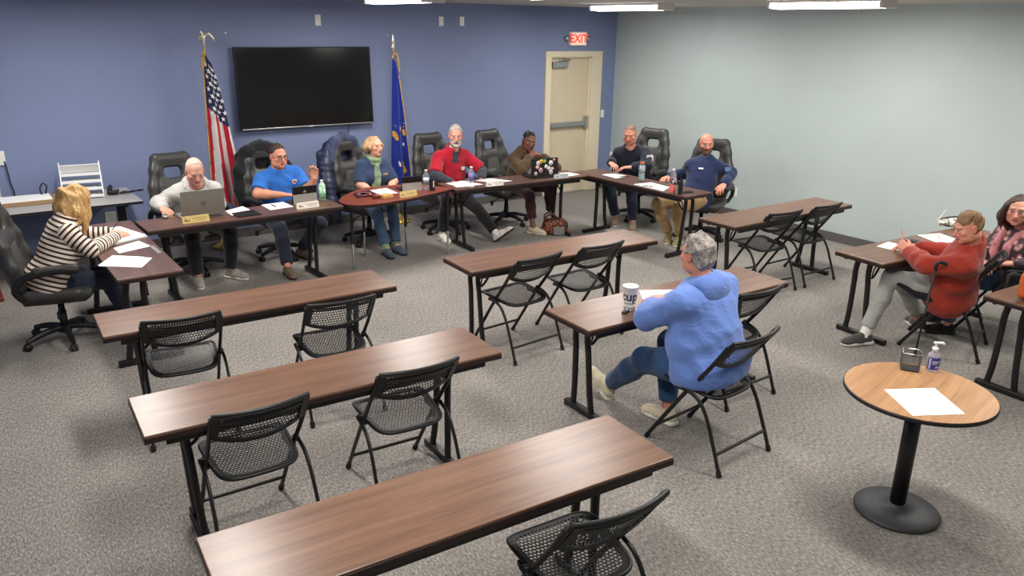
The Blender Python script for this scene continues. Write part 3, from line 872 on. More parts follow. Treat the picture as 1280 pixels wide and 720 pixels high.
def person(name_label, P, group=None):
    """builds one seated person from joint positions given in metres"""
    sc = P.get('scale', 1.); w = P.get('w', 1.); fat = P.get('fat', 1.)
    H, S, Hd = A3(P['hip']), A3(P['chest']), A3(P['head'])
    fz = lambda v: unit(A3(v))
    pf = fz((*P['face_hip'][:2], 0)); pr = np.cross(pf, (0, 0, 1))
    sf = fz((*P['face_chest'][:2], 0)); u = unit(S - H); sr = np.cross(sf, (0, 0, 1)); sr = unit(sr - u * (sr @ u)); sf3 = np.cross(u, sr)
    if P.get('roll'): sr = unit(sr + u * P['roll']); sf3 = np.cross(u, sr)
    hf = fz(P['look']); hup = A3(P.get('head_up', (0, 0, 1))); hr = unit(np.cross(hf, hup)); hu = np.cross(hr, hf); hax = np.array([hr, hf, hu])
    hs = P.get('hs', 1.)
    O = np.array([H[0], H[1], 0.])
    sw = P.get('sw', .175) * sc
    sw *= .94; sh = {1: S + sr * sw - u * .022, -1: S - sr * sw - u * .022}
    hipj = {1: H + pr * .088 * sc * w, -1: H - pr * .088 * sc * w}
    la, lf, lt, ls = .295 * sc, .255 * sc, .43 * sc, .42 * sc
    arms = {}; legs = {}
    for s, key in ((1, 'R'), (-1, 'L')):
        a = P['arm' + key]
        E = A3(a['elbow']) if 'elbow' in a else ik(sh[s], a['wrist'], la, lf, a.get('pole', (0, 0, -1)))
        arms[s] = (sh[s], E, A3(a['wrist']), a)
        l = P['leg' + key]
        K = A3(l['knee']) if 'knee' in l else ik(hipj[s], l['ankle'], lt, ls, l.get('pole', tuple(pf + np.array([0, 0, .6]))))
        legs[s] = (hipj[s], K, A3(l['ankle']), l)
    neckb = S + u * .055 * sc + sf3 * .0
    headbase = Hd + hs * (-hf * .025 - hu * .075)
    L = np.linalg.norm(S - H)
    def torso(f, off=0., belly=True, k=.06):
        o = off
        f.ell(H + u * .02, (.158 * w * sc + o, .125 * sc * (.5 + .5 * fat) + o, .125 * sc + o), (sr * .5 + pr * .5, sf3, u), k)
        f.ell(H + u * L * .36 + sf3 * .018 * fat, (.148 * w * sc * (.6 + .4 * fat) + o, .118 * sc * fat + o, .16 * sc + o), (sr, sf3, u), k)
        f.ell(H + u * L * .70 + sf3 * .008, (.152 * w * sc + o, .112 * sc * (.7 + .3 * fat) + o, .18 * sc + o), (sr, sf3, u), k)
        f.cap(S - sr * sw * .78 - u * .034, S + sr * sw * .78 - u * .034, .062 * sc + o, None, k)
        f.cap(S - sr * sw * .6, neckb + u * .012, .045 * sc + o, .05 * sc + o, k); f.cap(S + sr * sw * .6, neckb + u * .012, .045 * sc + o, .05 * sc + o, k)
        if P.get('bust'):
            for s in (-1, 1): f.ell(H + u * L * .68 + sf3 * .10 * sc + sr * s * .072 * w, (.068 + o, .062 + o, .07 + o), (sr, sf3, u), .04)
    aw = P.get('aw', 1.)
    def arm(f, s, off, k=.03, upper_only=False, cuff=None):
        a, E, W_, _ = arms[s]
        f.cap(a, E, .052 * sc * aw + off, .043 * sc * aw + off, k)
        if not upper_only: f.path([E, E + (W_ - E) * .35, W_], [.042 * sc * aw + off, .042 * sc * aw + off, .028 * sc * aw + off * 1.0], k)
    lw = P.get('lw', 1.)
    def leg(f, s, off, k=.03, flare=0.):
        a, K, A, _ = legs[s]
        f.path([a, a + (K - a) * .5, K], [.088 * sc * lw + off, .078 * sc * lw + off, .058 * sc * lw + off], k)
        f.path([K, K + (A - K) * .35, A], [.056 * sc * lw + off, .054 * sc * lw + off, .038 * sc + off + flare], k)
    # ---- body (skin), one continuous surface
    f = Field()
    torso(f, -.012)
    nr = P.get('neck', .055)
    f.cap(neckb - u * .03, headbase, nr * 1.06, nr, .03)
    head_field(f, Hd, hax, hs, P.get('jaw', 1.), P.get('nose', 1.), P.get('facefat', 0.))
    fines = [(Hd - .15, Hd + .15, P.get('res_head', .0042))]
    for s in (-1, 1):
        arm(f, s, 0 if P.get('bare_arms') else -.006)
        a = arms[s][3]
        if a.get('hand', True):
            wr = arms[s][2]; hd = a.get('dir', unit(wr - arms[s][1]))
            hand_field(f, wr, hd, a.get('palm', (0, 0, -1)), s, a.get('curl', .4), a.get('spread', .12), P.get('hand', 1.) * sc, a.get('thumb', .5), curls=a.get('curls'))
            cen = wr + unit(hd) * .09
            fines.append((cen - .12, cen + .12, .0045))
        leg(f, s, -.008)
        A = legs[s][2]; t = fz(legs[s][3]['toe']); up = fz(legs[s][3].get('up', (0, 0, 1)))
        f.cap(A, A - up * .035 + t * .05, .034, .03, .03)
    skin = np.array(lin(P['skin'])); lips = np.array(lin(P.get('lips', (176, 104, 96)))); brow = np.array(lin(P.get('brow', (90, 70, 55))))
    iris = np.array(lin(P.get('iris', (60, 60, 62))))
    def color(V):
        C = np.tile(skin, (len(V), 1)); q = (V - Hd) / hs
        x, y, z = q @ hr, q @ hf, q @ hu; ax_ = np.abs(x)
        hd = (np.abs(x) < .11) & (np.abs(y) < .14) & (z > -.13) & (z < .14)
        def blend(mask, col, t=1.):
            C[mask] = C[mask] * (1 - t) + np.array(col) * t
        red = np.array(lin(P.get('flush', tuple(min(255, v * g) for v, g in zip(P['skin'], (1.0, .80, .76))))))
        blend(hd & (((ax_ - .042) / .02) ** 2 + ((z + .02) / .018) ** 2 < 1) & (y > .03), red, .40)
        blend(hd & (ax_ < .018) & (np.abs(z + .03) < .014) & (y > .085), red, .38)
        blend(hd & (ax_ > .076) & (y < .03), red, .35)
        blend(hd & (((ax_ - .031) / .02) ** 2 + ((z + .000) / .014) ** 2 < 1) & (y > .05), skin * .75, .45)
        if P.get('beard') is not None:
            bc = np.array(lin(P['beard'])); t = P.get('beard_t', .8)
            m = hd & (z < -.030 - .35 * np.maximum(0, .04 - ax_)) & (y > -.012 + .0 * z) & ~((ax_ < .026) & (z > -.075) & (z < -.052)) & (z > -.125)
            if P.get('goatee'): m = m & (ax_ < .036) & (y > .05)
            blend(m, bc, t)
        if P.get('stubble') is not None:
            sc_ = np.array(lin(P['stubble'])); m = hd & (z > .05 + .4 * y * (y > 0)) & (y < .07) | (hd & (z > -.03) & (y < -.02) & (ax_ < .2)); blend(m & ~(ax_ > .074), sc_, P.get('stubble_t', .45))
        blend(hd & (ax_ < .023) & (z < -.0505) & (z > -.0775) & (y > .076), lips, .8)
        blend(hd & (ax_ < .021) & (np.abs(z + .0635 + .05 * ax_) < .0022) & (y > .072), lips * .3, .8)
        ex = ax_ - .0308
        blend(hd & (ex ** 2 / .0135 ** 2 + (z - .0025) ** 2 / .0068 ** 2 < 1) & (y > .068), (.62, .58, .55), .9)
        blend(hd & (ex ** 2 + (z - .003) ** 2 < .0062 ** 2) & (y > .072), iris * .6, .95)
        blend(hd & (np.abs(ex) < .0155) & (np.abs(z - .0095 + 18 * ex ** 2) < .0024) & (y > .06), brow * .5, .85)
        blend(hd & (np.abs(ax_ - .032) < .021) & (np.abs(z - .0262 + .12 * (ax_ - .036) * (ax_ > .036)) < .0040) & (y > .055), brow, P.get('brow_t', .7))
        if P.get('paint'): P['paint'](V, C, dict(x=x, y=y, z=z, arms=arms))
        return np.clip(C, 0, 1)
    body = sdf_obj('person', f, .011, M['skin'], None, fines, color=color, origin=O, smooth=1)
    body.location = tuple(O); tag(body, name_label, 'person', group)
    ctx = dict(P=P, O=O, H=H, S=S, Hd=Hd, u=u, sr=sr, sf=sf3, pf=pf, pr=pr, hax=hax, hs=hs, sw=sw, arms=arms, legs=legs, neckb=neckb, headbase=headbase, L=L,
               torso=torso, arm=arm, leg=leg, body=body, sc=sc, w=w, fat=fat)
    return ctx

def kid(c, name, f, h, mats, parent=None, **kw):
    return sdf_obj(name, f, h, mats, parent or c['body'], origin=c['O'], **kw)

def shirt(c, name, m, off=.012, sleeve='long', hem=-.13, neck_r=.062, neck_dz=.0, wr=.006, seed=1, attr=None, extra=None, h=.009, cuffs=True, hip_off=.012, k=.03, sleeve_t=.55, loose=0., parent=None):
    f = Field()
    c['torso'](f, off + loose)
    if hip_off: f.ell(c['H'] + c['u'] * .0, (.165 * c['w'] * c['sc'] + off + hip_off, .128 * c['sc'] * (.5 + .5 * c['fat']) + off + hip_off, .15 * c['sc'] + off), (unit(c['sr'] + c['pr']), c['sf'], c['u']), .06)
    f.cut(c['H'] + c['u'] * hem, -c['u'])
    H, u = c['H'], c['u']
    for s in (-1, 1):
        a = Field(); A, E, W_, _ = c['arms'][s]
        if sleeve == 'long':
            c['arm'](a, s, off + .002)
            a.cap(E + (W_ - E) * .6, W_, .033 + off, .030 + off, .02)
            a.cut(W_ - unit(W_ - E) * .012, W_ - E)
            if cuffs:
                b = Field(); d = unit(W_ - E); b.cap(W_ - d * .05, W_ - d * .03, .030 + off * .9, None, .01); a.field(b, .008)
        elif sleeve == 'short':
            a.cap(A, A + (E - A) * .95, .060 * c['sc'] * c['P'].get('aw', 1.) + off, .060 * c['sc'] * c['P'].get('aw', 1.) + off, .02)
            a.cut(A + (E - A) * sleeve_t * 1.35, E - A)
        if sleeve: f.field(a, k)
    if extra: extra(f, c)
    # neck opening
    nb, hb = c['neckb'], c['headbase']; d = unit(hb - nb)
    f.cap(nb + d * (.012 + neck_dz) + c['sf'] * .012, nb + d * .2 + c['sf'] * .02, neck_r, neck_r * 1.4, .012, 's')
    if wr: f.noise(wrinkle(wr, 1., seed, (1, 1, 1.6)))
    return kid(c, name, f, h, m, attr=attr, parent=parent)

def collar(c, m, name='collar', r=.012, R=.066, h=.045, parent=None, tilt=.02, gap=0., drop=-.008):
    f = Field(); nb, hb = c['neckb'], c['headbase']; d = unit(hb - nb)
    x = c['sr']; y = np.cross(d, x)
    n = 22; a0 = PI / 2 + gap; a1 = PI / 2 + 2 * PI - gap
    pts = [nb + d * (.004 + drop * math.sin(a) + (.5 - .5 * math.sin(a)) * h * .7) + x * math.cos(a) * R + y * math.sin(a) * (R + tilt) for a in [a0 + (a1 - a0) * i / n for i in range(n + 1)]]
    rs = [r] * len(pts)
    if gap: rs[0] = rs[-1] = r * .45; rs[1] = rs[-2] = r * .75
    f.path(pts, rs, .012)
    return kid(c, name, f, .007, m, parent=parent)

def hood(c, m, name='hood', size=1., parent=None):
    f = Field(); nb = c['neckb']; u, r, y = c['u'], c['sr'], c['sf']
    n = 20
    for i in range(n):
        a = PI * (1.0 + i / (n - 1)) ; a2 = PI * (1.0 + (i + 1) / (n - 1))
        def pt(a): return nb + r * math.cos(a) * .095 * size + y * (math.sin(a) * .095 * size + .03) + u * (-.008 + .03 * size * (-math.sin(a)) * .4)
        if i < n - 1: f.cap(pt(a), pt(a2), .030 * size + .008 * math.sin(i / (n - 1) * PI), None, .03)
    for s in (-1, 1): f.cap(nb + r * s * .095 * size + y * .03 - u * .008, nb + y * .088 + r * s * .045 - u * .05, .027 * size, .010, .03)
    f.ell(nb - y * .095 * size - u * .045 * size, (.10 * size, .022 * size, .055 * size), (r, y, u), .07)
    f.noise(wrinkle(.003, 1.1, 5))
    return kid(c, name, f, .008, m, parent=parent)

def trousers(c, m, off=.014, ankle_up=.03, wr=.006, seed=2, flare=.008, h=.011, attr=None, name='trousers', lift=None):
    f = Field(); H, u, pf, pr = c['H'], c['u'], c['pf'], c['pr']; sc, w = c['sc'], c['w']
    g = Field(); g.ell(H + A3((0, 0, -.005)), (.16 * w * sc + off, .125 * sc * (.5 + .5 * c['fat']) + off, .105 * sc + off), (pr, pf, (0, 0, 1)), .05); g.cut(H + u * .10, u, .01); f.field(g, .03)
    for s in (-1, 1):
        a = Field(); c['leg'](a, s, off, flare=flare)
        K, A = c['legs'][s][1], c['legs'][s][2]; d = unit(A - K)
        a.cap(A, A + d * .05, .038 * sc + off + flare, None, .02)
        a.cut(A - d * ankle_up, d)
        f.field(a, .03)
    f.noise(wrinkle(wr, .9, seed, (1, 1, .7)))
    return kid(c, name, f, h, m, attr=attr)

def shoe(c, s, m, sole_m, size=1., wid=1., high=0., sock=None, laces=None):
    A = c['legs'][s][2]; l = c['legs'][s][3]; t = unit(l['toe']); up = A3(l.get('up', (0, 0, 1))); up = unit(up - t * (up @ t)); r = np.cross(t, up)
    f = Field(); Z = size
    b = A - up * .088 * 1.0
    f.cap(b - t * .035 * Z + up * .045, b + t * .06 * Z + up * .05, .040 * wid, .040 * wid, .02)
    f.cap(b + t * .05 * Z + up * .045, b + t * .14 * Z + up * .032, .044 * wid, .040 * wid, .025)
    f.ell(b + t * .155 * Z + up * .028, (.044 * wid, .05 * Z, .030), (r, t, up), .02)
    f.cap(b - t * .012 * Z + up * .07, b - t * .0 * Z + up * (.095 + high), .042 * wid, .041 * wid, .02)
    f.cap(b + up * (.1 + high), b + up * .22, .036, .04, .006, 's')
    f.cut(b + up * .022, -up, .003)
    o = kid(c, 'shoe', f, .0065, m)
    g = Field(); sl = .0
    g.box(b + t * .02 * Z + up * .013, (.036 * wid, .095 * Z, .013), (r, t, up), .012, .02)
    g.ell(b + t * .12 * Z + up * .013, (.047 * wid, .085 * Z, .030), (r, t, up), .02)
    g.ell(b - t * .04 * Z + up * .013, (.042 * wid, .05 * Z, .03), (r, t, up), .02)
    g.cut(b + up * .028, up, .003); g.cut(b, -up, .003)
    kid(c, 'sole', g, .0065, sole_m, parent=o)
    if laces:
        q = Field()
        for i in range(4):
            p = b + t * (.05 + .022 * i) * Z + up * (.092 - .010 * i)
            q.cap(p - r * .022, p + r * .022 + t * .006, .0045, None, .004)
        kid(c, 'laces', q, .004, laces, parent=o)
    if sock:
        K = c['legs'][s][1]; d = unit(K - A); q = Field(); q.cap(A - d * .03, A + d * .10, .041, .046, .01); q.cut(A + d * .085, d)
        kid(c, 'sock', q, .009, sock)
    return o

def hair_short(c, m, top=.010, front=(.066, .070), side_z=-.045, noise=.004, side=.003, seed=4, name='hair', back_z=None, slope=(.75, -.66)):
    f = Field(); ax = c['hax']; hs = c['hs']; Hd = c['Hd']
    R = lambda x, y, z: Hd + hs * (ax[0] * x + ax[1] * y + ax[2] * z)
    f.ell(R(0, -.016, .036 + top * .4), ((.0775 + side) * hs, (.096 + side) * hs, (.084 + top) * hs), ax, .01)
    f.ell(R(0, -.035, -.01), ((.071 + side) * hs, (.072 + side) * hs, .07 * hs), ax, .03)
    f.cut(R(0, *front), ax[1] * slope[0] + ax[2] * slope[1], .006)
    f.cut(R(0, -.03, side_z), -ax[2] - ax[1] * .25, .008)
    for s in (-1, 1): f.ell(R(s * .082, -.010, -.006), (.016 * hs, .021 * hs, .034 * hs), ax, .004, 's')
    if noise: f.noise(wrinkle(noise, 3., seed, (1.5, 1.5, .6)))
    return kid(c, name, f, .0055, m)

def glasses(c, m):
    ax = c['hax']; hs = c['hs']; Hd = c['Hd']
    R = lambda x, y, z: Vector(Hd - c['O'] + hs * (ax[0] * x + ax[1] * y + ax[2] * z))
    g = MB()
    for s in (-1, 1):
        g.tube([R(s * .031 + .022 * math.cos(a), .096 - .004 * abs(math.cos(a)), .002 + .0165 * math.sin(a)) for a in [2 * PI * i / 20 for i in range(20)]], .0022, 6, closed=True)
        g.tube([R(s * .053, .093, .006), R(s * .074, .06, .008), R(s * .080, .0, .004)], .002, 6)
    g.tube([R(-.010, .098, .006), R(0, .101, .008), R(.010, .098, .006)], .002, 6)
    return g.build('glasses', m, c['body'])
# ------------------------------------------------------------------ office chairs
M['leather'] = mat('black_leather', (58, 57, 55), .40, var=.12, scale=45, bmp=.25)
M['leather_grey'] = mat('grey_leather', (84, 83, 79), .42, var=.1, scale=45, bmp=.2)
M['chair_shell'] = mat('chair_shell', (34, 36, 35), .35, var=.1, scale=30, bmp=.1)
def make_office_chair():
    r = empty('office_chair')
    # seat cushion
    f = Field()
    f.box((0, .0, .435), (.235, .235, .045), r=.04, k=.03)
    for s in (-1, 1): f.cap((s * .225, -.16, .455), (s * .225, .17, .45), .045, None, .04)
    f.cap((-.17, .215, .435), (.17, .215, .435), .05, None, .04)
    f.box((0, .0, .39), (.22, .22, .02), r=.015, k=.01)
    sdf_obj('seat', f, .014, M['leather'], r)
    # backrest, leaning back, with a slot below the headrest
    b = Field(); t = .20
    ax = np.array([[1, 0, 0], [0, math.cos(t), math.sin(t)], [0, -math.sin(t), math.cos(t)]])
    base = A3((0, -.235, .47)); R = lambda x, y, z: base + ax[0] * x + ax[1] * y + ax[2] * z
    b.box(R(0, 0, .20), (.19, .045, .22), ax, .04, .05)
    b.box(R(0, -.005, .50), (.165, .042, .20), ax, .04, .06)
    b.ell(R(0, .03, .12), (.15, .05, .10), ax, .05)
    for s in (-1, 1):
        b.path([R(s * .20, .03, .04), R(s * .235, .04, .22), R(s * .23, .035, .38), R(s * .185, .015, .55), R(s * .155, .0, .67)], [.045, .05, .045, .045, .042], .04)
    b.cap(R(-.13, 0, .665), R(.13, 0, .665), .045, None, .05)
    b.box(R(0, 0, .52), (.088, .2, .052), ax, .03, .025, 's')
    b.noise(lambda x, y, z: -.004 * np.exp(-((np.abs(x) - .125 - .12 * (z - .7)) / .012) ** 2) * (y > -.5) * -1)
    bk = sdf_obj('backrest', b, .0125, M['leather'], r)
    h = Field(); h.box(R(0, .022, .64), (.10, .026, .028), ax, .02, .02); h.noise(wrinkle(.002, .6, 3))
    sdf_obj('headrest_pad', h, .011, M['leather_grey'], bk)
    l = Field(); l.box(R(0, .035, .23), (.105, .026, .14), ax, .022, .02); l.noise(wrinkle(.003, .7, 8))
    sdf_obj('lumbar_pad', l, .012, M['leather_grey'], bk)
    # armrests
    for s in (-1, 1):
        a = MB(); p = smooth_path([(s * .255, -.20, .43), (s * .30, -.235, .52), (s * .315, -.18, .61), (s * .318, -.05, .655), (s * .312, .12, .665), (s * .30, .2, .655)], 5)
        n = len(p); a.tube(p, [.018 + .013 * min(1, i / (n * .55)) for i in range(n)], 10)
        ar = a.build('armrest', M['black_plastic'], r)
        q = Field(); q.cap((s * .316, -.07, .672), (s * .302, .19, .676), .033, .03, .01)
        sdf_obj('arm_pad', q, .011, M['leather'], ar)
    # mechanism, column, star base
    MB().box((0, -.02, .355), (.10, .13, .022), bev=.01).build('tilt_mechanism', M['black_metal'], r)
    MB().lathe([(0, .10), (.03, .10), (.03, .25), (.024, .25), (.024, .34), (0, .34)], n=20).build('gas_column', M['black_plastic'], r)
    MB().tube(smooth_path([(.08, .02, .35), (.20, .03, .345), (.26, .02, .32)]), .006, 8).box((.285, .02, .305), (.02, .008, .03), bev=.006).build('height_lever', M['black_plastic'], r)
    MB().lathe([(0, .075), (.05, .075), (.05, .125), (.03, .135), (0, .135)], n=20).build('hub', M['black_plastic'], r)
    for i in range(5):
        a = 2 * PI * i / 5 + .3; d = Vector((math.cos(a), math.sin(a), 0))
        l = MB().tube(smooth_path([d * .03 + Vector((0, 0, .115)), d * .16 + Vector((0, 0, .105)), d * .30 + Vector((0, 0, .07))], 5), [.026] * 5 + [.024] * 3 + [.022, .02, .018], 10).build('base_spoke', M['black_plastic'], r)
        e = d * .30; c = MB(); sd = Vector((-d.y, d.x, 0))
        R3 = rot_axes(d, Vector((0, 0, 1)), sd)
        for q in (-1, 1): c.lathe([(0, -.009), (.026, -.009), (.028, 0), (.026, .009), (0, .009)], tuple(e + sd * q * .015 + Vector((0, 0, .028))), n=18, R=R3)
        c.box(tuple(e + Vector((0, 0, .045))), (.018, .012, .018), R3, bev=.006)
        c.build('caster', M['black_plastic'], l)
    return r
oc0 = make_office_chair()
ochairs = [('P1', .56, -2.46, -PI / 2 - .25, 'black high-back office chair at left edge under the striped sweater woman'),
           ('P2', 1.93, -1.10, PI + .12, 'black and grey office chair behind the grey hoodie man'),
           ('P3', 2.88, -1.04, PI + .1, 'black office chair draped with a black jacket, under the blue shirt man'),
           ('P4', 3.95, -1.02, PI + .35, 'black office chair with a navy puffer jacket, under the scarf woman'),
           ('P5', 4.97, -1.05, PI + .05, 'black office chair behind the red polo man'),
           ('P6', 5.86, -1.12, PI + .18, 'black and grey office chair behind the brown cardigan woman'),
           ('P7', 7.50, -1.88, PI / 2 + .32, 'black office chair behind the man in shoulder-patch jacket'),
           ('P8', 7.42, -3.05, PI / 2 + .5, 'black office chair with the bald bearded man by the pale wall')]
used = False; OC = {}
for k, x, y, a, lb in ochairs:
    c = copy_tree(oc0) if used else oc0
    used = True; OC[k] = place(c, x, y, a, lb, 'chair', 'office chairs round the meeting tables')
# ---------------------------------------------------------------- fabrics and hair
M['hoodie_grey'] = cloth('light_grey_fleece', (190, 188, 183))
M['trouser_black'] = cloth('black_trousers', (30, 29, 31))
M['tee_blue'] = cloth('bright_blue_cotton', (48, 110, 194))
M['jean_dark'] = cloth('dark_denim', (36, 42, 58))
M['jean_mid'] = cloth('mid_denim', (62, 84, 112), var=.12)
M['navy'] = cloth('navy_cotton', (44, 58, 88))
M['navy_dark'] = cloth('dark_navy_cloth', (27, 31, 45))
M['navy_hood'] = cloth('navy_fleece', (32, 44, 78))
M['red'] = cloth('red_polo_cloth', (164, 22, 42))
M['charcoal'] = cloth('charcoal_knit', (50, 54, 62))
M['brown_knit'] = cloth('brown_knit', (76, 58, 36), weave=120, bmp=.4)
M['white_top'] = cloth('white_top', (205, 208, 208))
M['maroon'] = cloth('dark_maroon_trousers', (52, 28, 30))
M['khaki'] = cloth('khaki_twill', (150, 122, 84))
M['peri'] = cloth('periwinkle_fleece', (102, 131, 198))
M['jean_blue'] = cloth('blue_denim', (46, 74, 112), var=.14)
M['rust'] = cloth('rust_fleece', (146, 48, 35))
M['grey_pants'] = cloth('grey_jersey', (150, 148, 144))
M['black_cloth'] = cloth('black_cloth', (26, 26, 28))
M['scarf_green'] = cloth('green_scarf', (118, 138, 106), weave=90, var=.2)
M['pink'] = cloth('pink_scarf', (218, 148, 154), weave=90, var=.15)
M['hair_white'] = hair_mat('white_hair', (128, 120, 114), (176, 168, 160), (210, 204, 198))
M['hair_brown'] = hair_mat('dark_brown_hair', (36, 24, 18), (60, 42, 32), (84, 60, 46))
M['hair_blonde'] = hair_mat('blonde_hair', (132, 92, 48), (186, 144, 88), (224, 190, 138), (26, 26, 6))
M['hair_sand'] = hair_mat('sandy_hair', (132, 98, 64), (180, 146, 104), (214, 184, 144))
M['hair_grey'] = hair_mat('grey_curls', (70, 62, 58), (142, 134, 128), (206, 200, 192), (30, 30, 30))
M['hair_black'] = hair_mat('black_braids', (14, 12, 12), (26, 22, 22), (44, 38, 36))
M['hair_lightbrown'] = hair_mat('light_brown_hair', (88, 62, 40), (130, 96, 64), (166, 130, 92))
M['hair_darkred'] = hair_mat('dark_chestnut_hair', (34, 20, 18), (58, 36, 32), (86, 56, 48), (30, 30, 5))
M['glass_frame'] = mat('glasses_frame', (40, 34, 32), .4)
M['patch_white'] = mat('white_patch', (228, 226, 224), .7)
M['patch_red'] = mat('red_patch', (196, 60, 50), .7)
M['gold_badge'] = mat('gold_badge', (202, 178, 120), .35, metal=.4)
M['watch'] = mat('watch_black', (20, 20, 22), .3)
M['shoe_grey'] = cloth('grey_mesh_shoe', (150, 144, 134), var=.2, weave=60)
M['shoe_white'] = cloth('white_shoe', (216, 210, 200), var=.08, weave=60)
M['shoe_black'] = cloth('black_shoe', (34, 32, 32))
M['shoe_teal'] = cloth('slate_shoe', (70, 88, 104))
M['shoe_cream'] = cloth('cream_shoe', (208, 196, 168))
M['shoe_brown'] = cloth('brown_shoe', (116, 96, 78))
M['shoe_camo'] = cloth('olive_camo_shoe', (128, 118, 76), var=.3, weave=40)
M['shoe_charcoal'] = cloth('charcoal_knit_shoe', (70, 66, 64), weave=60)

def badge(c, name, m, pos, nrm, w_, h_, up=(0, 0, 1), shape='shield', inner=None, out=.004):
    """small flat emblem lying on clothing"""
    n = unit(nrm); u = A3(up) - n * (A3(up) @ n); u = unit(u); r = np.cross(u, n)
    p = A3(pos) - c['O'] + n * out
    pts = {'shield': [(-.5, .42), (-.25, .5), (0, .44), (.25, .5), (.5, .42), (.5, -.1), (.3, -.36), (0, -.5), (-.3, -.36), (-.5, -.1)],
           'rect': [(-.5, -.5), (.5, -.5), (.5, .5), (-.5, .5)][::-1],
           'round': [(.5 * math.cos(a), -.5 * math.sin(a)) for a in [2 * PI * i / 16 for i in range(16)]]}[shape]
    R3 = rot_axes(Vector(r), Vector(u), Vector(n))
    o = MB().prism([(x * w_, y * h_) for x, y in pts][::-1], -.003, .0015, R=R3, c=Vector(p)).build(name, m, c['body'])
    if inner:
        MB().prism([(x * w_ * .55, y * h_ * .5) for x, y in pts][::-1], .001, .0025, R=R3, c=Vector(p)).build('emblem', inner, o)
    return o
def chest_pt(c, side, up_, out):
    """point on the chest front: side metres to the wearer's right, height fraction of the trunk"""
    return c['H'] + c['u'] * c['L'] * up_ + c['sr'] * side + c['sf'] * out
def wrist_band(c, s, m, name='wristwatch', back=.03, r=.033, wid=.012):
    A, E, W_, _ = c['arms'][s]; d = unit(W_ - E); f = Field()
    f.cap(W_ - d * (back - wid), W_ - d * (back + wid), r, None, .004); f.cut(W_ - d * (back - wid), d, .003); f.cut(W_ - d * (back + wid), -d, .003)
    return kid(c, name, f, .005, m)

FLESH = (206, 152, 128)
# ---------------------------------------------------------------- woman in striped sweater (left end)
c = person('woman in a cream and brown striped sweater writing at left table', dict(
    hip=(.50, -2.52, .53), chest=(.665, -2.50, .93), head=(.79, -2.42, 1.10), face_hip=(1, .02), face_chest=(1, .15), look=(.80, .34, -.50),
    skin=(214, 160, 136), hs=.96, sw=.165, w=1.08, fat=1.15, bust=True, scale=.97, neck=.047, brow=(130, 96, 60),
    armR=dict(wrist=(1.04, -2.42, .785), elbow=(.80, -2.72, .775), dir=(.75, .62, -.10), palm=(0, -.1, -1), curl=.35),
    armL=dict(wrist=(1.02, -2.26, .78), elbow=(.78, -2.20, .79), dir=(1, -.25, -.05), palm=(0, 0, -1), curl=.3),
    legR=dict(ankle=(1.02, -2.62, .09), toe=(1, -.1, 0)), legL=dict(ankle=(1.05, -2.40, .09), toe=(1, .1, 0))))
def stripe_fn(c):
    def fn(V):
        t = (V - c['H']) @ c['u']
        for s in (-1, 1):
            A, E, W_, _ = c['arms'][s]
            best = None
            for a, b, o in ((A, E, 0.), (E, W_, .29)):
                d = b - a; l = np.linalg.norm(d); q0 = (V - a) @ d / l ** 2; q = np.clip(q0, 0, 1); ds = np.linalg.norm(V - a - q[:, None] * d, axis=1); q = q0
                best = (ds, o + q * l) if best is None else (np.minimum(ds, best[0]), np.where(ds < best[0], o + q * l, best[1]))
            m = (best[0] < .078) & ((((V - c['H']) @ c['sr']) * s > c['sw'] * .72) | (((V - c['H']) @ c['sf']) > .17))
            t = np.where(m, best[1] + .02, t)
        return t
    return fn
M['striped'] = stripes_mat('cream_brown_stripes', (222, 208, 194), (62, 44, 40), 27., .54)
shirt(c, 'striped_sweater', M['striped'], off=.016, hem=-.10, seed=11, attr={'stripe': stripe_fn(c)}, neck_r=.064, wr=.006)
trousers(c, M['jean_dark'])
for s in (-1, 1): shoe(c, s, M['shoe_charcoal'], M['shoe_sole_dark'])
wrist_band(c, 1, mat('tan_bracelet', (160, 120, 84), .5), 'bracelet', .0, .034, .008)
def hair_long(c, m, length=.22, vol=.02, noise=.012, front=(.05, .075), seed=3, name='hair', curtains=True, face_open=.052, back=.0, slope=(.8, -.6), sides=1.):
    f = Field(); ax = c['hax']; hs = c['hs']; Hd = c['Hd']; U = A3((0, 0, 1))
    R = lambda x, y, z: Hd + hs * (ax[0] * x + ax[1] * y + ax[2] * z)
    f.ell(R(0, -.02, .036), ((.082 + vol) * hs, (.102 + vol) * hs, (.088 + vol) * hs), ax, .01)
    dn = unit(-ax[2] * .5 - U * .5)
    for i in range(9):
        a = PI * (1.06 + .88 * i / 8) if True else 0
        x, y = math.cos(a) * .078, math.sin(a) * .085 - .012
        p0 = R(x, y, .02); L1 = length * (.9 + .2 * math.sin(i * 2.3)); ou = ax[0] * math.cos(a) * .03 + ax[1] * math.sin(a) * .03
        f.path([p0, p0 + dn * L1 * .5 + ou, p0 + dn * L1 + ou * (.6 + .5 * math.sin(i * 1.7))], [.034 + vol, .036 + vol * .8, .018], .03)
    if curtains:
        for s in (-1, 1):
            p0 = R(s * .078, .02, .03); L1 = length * sides
            f.path([p0, p0 + dn * L1 * .5 + ax[0] * s * .022, p0 + dn * L1 + ax[0] * s * .01 + ax[1] * .012], [.026, .026 + vol * .6, .014], .02)
    g = Field(); g.path([R(0, .06, .02), R(0, .16, .0)], [.058, .075], .02); g.path([R(0, .07, -.04), R(0, .17, -.06)], [face_open, .08], .02); g.cap(R(0, .05, -.10), R(0, .2, -.14), face_open, .08, .02)
    f.field(g, .012, 's')
    f.cut(R(0, front[0], front[1]), ax[1] * slope[0] + ax[2] * slope[1], .01) if slope else None
    nz = wrinkle(noise, 1.6, seed, (1.6, 1.6, .25))
    f.noise(nz)
    return kid(c, name, f, .0065, m)
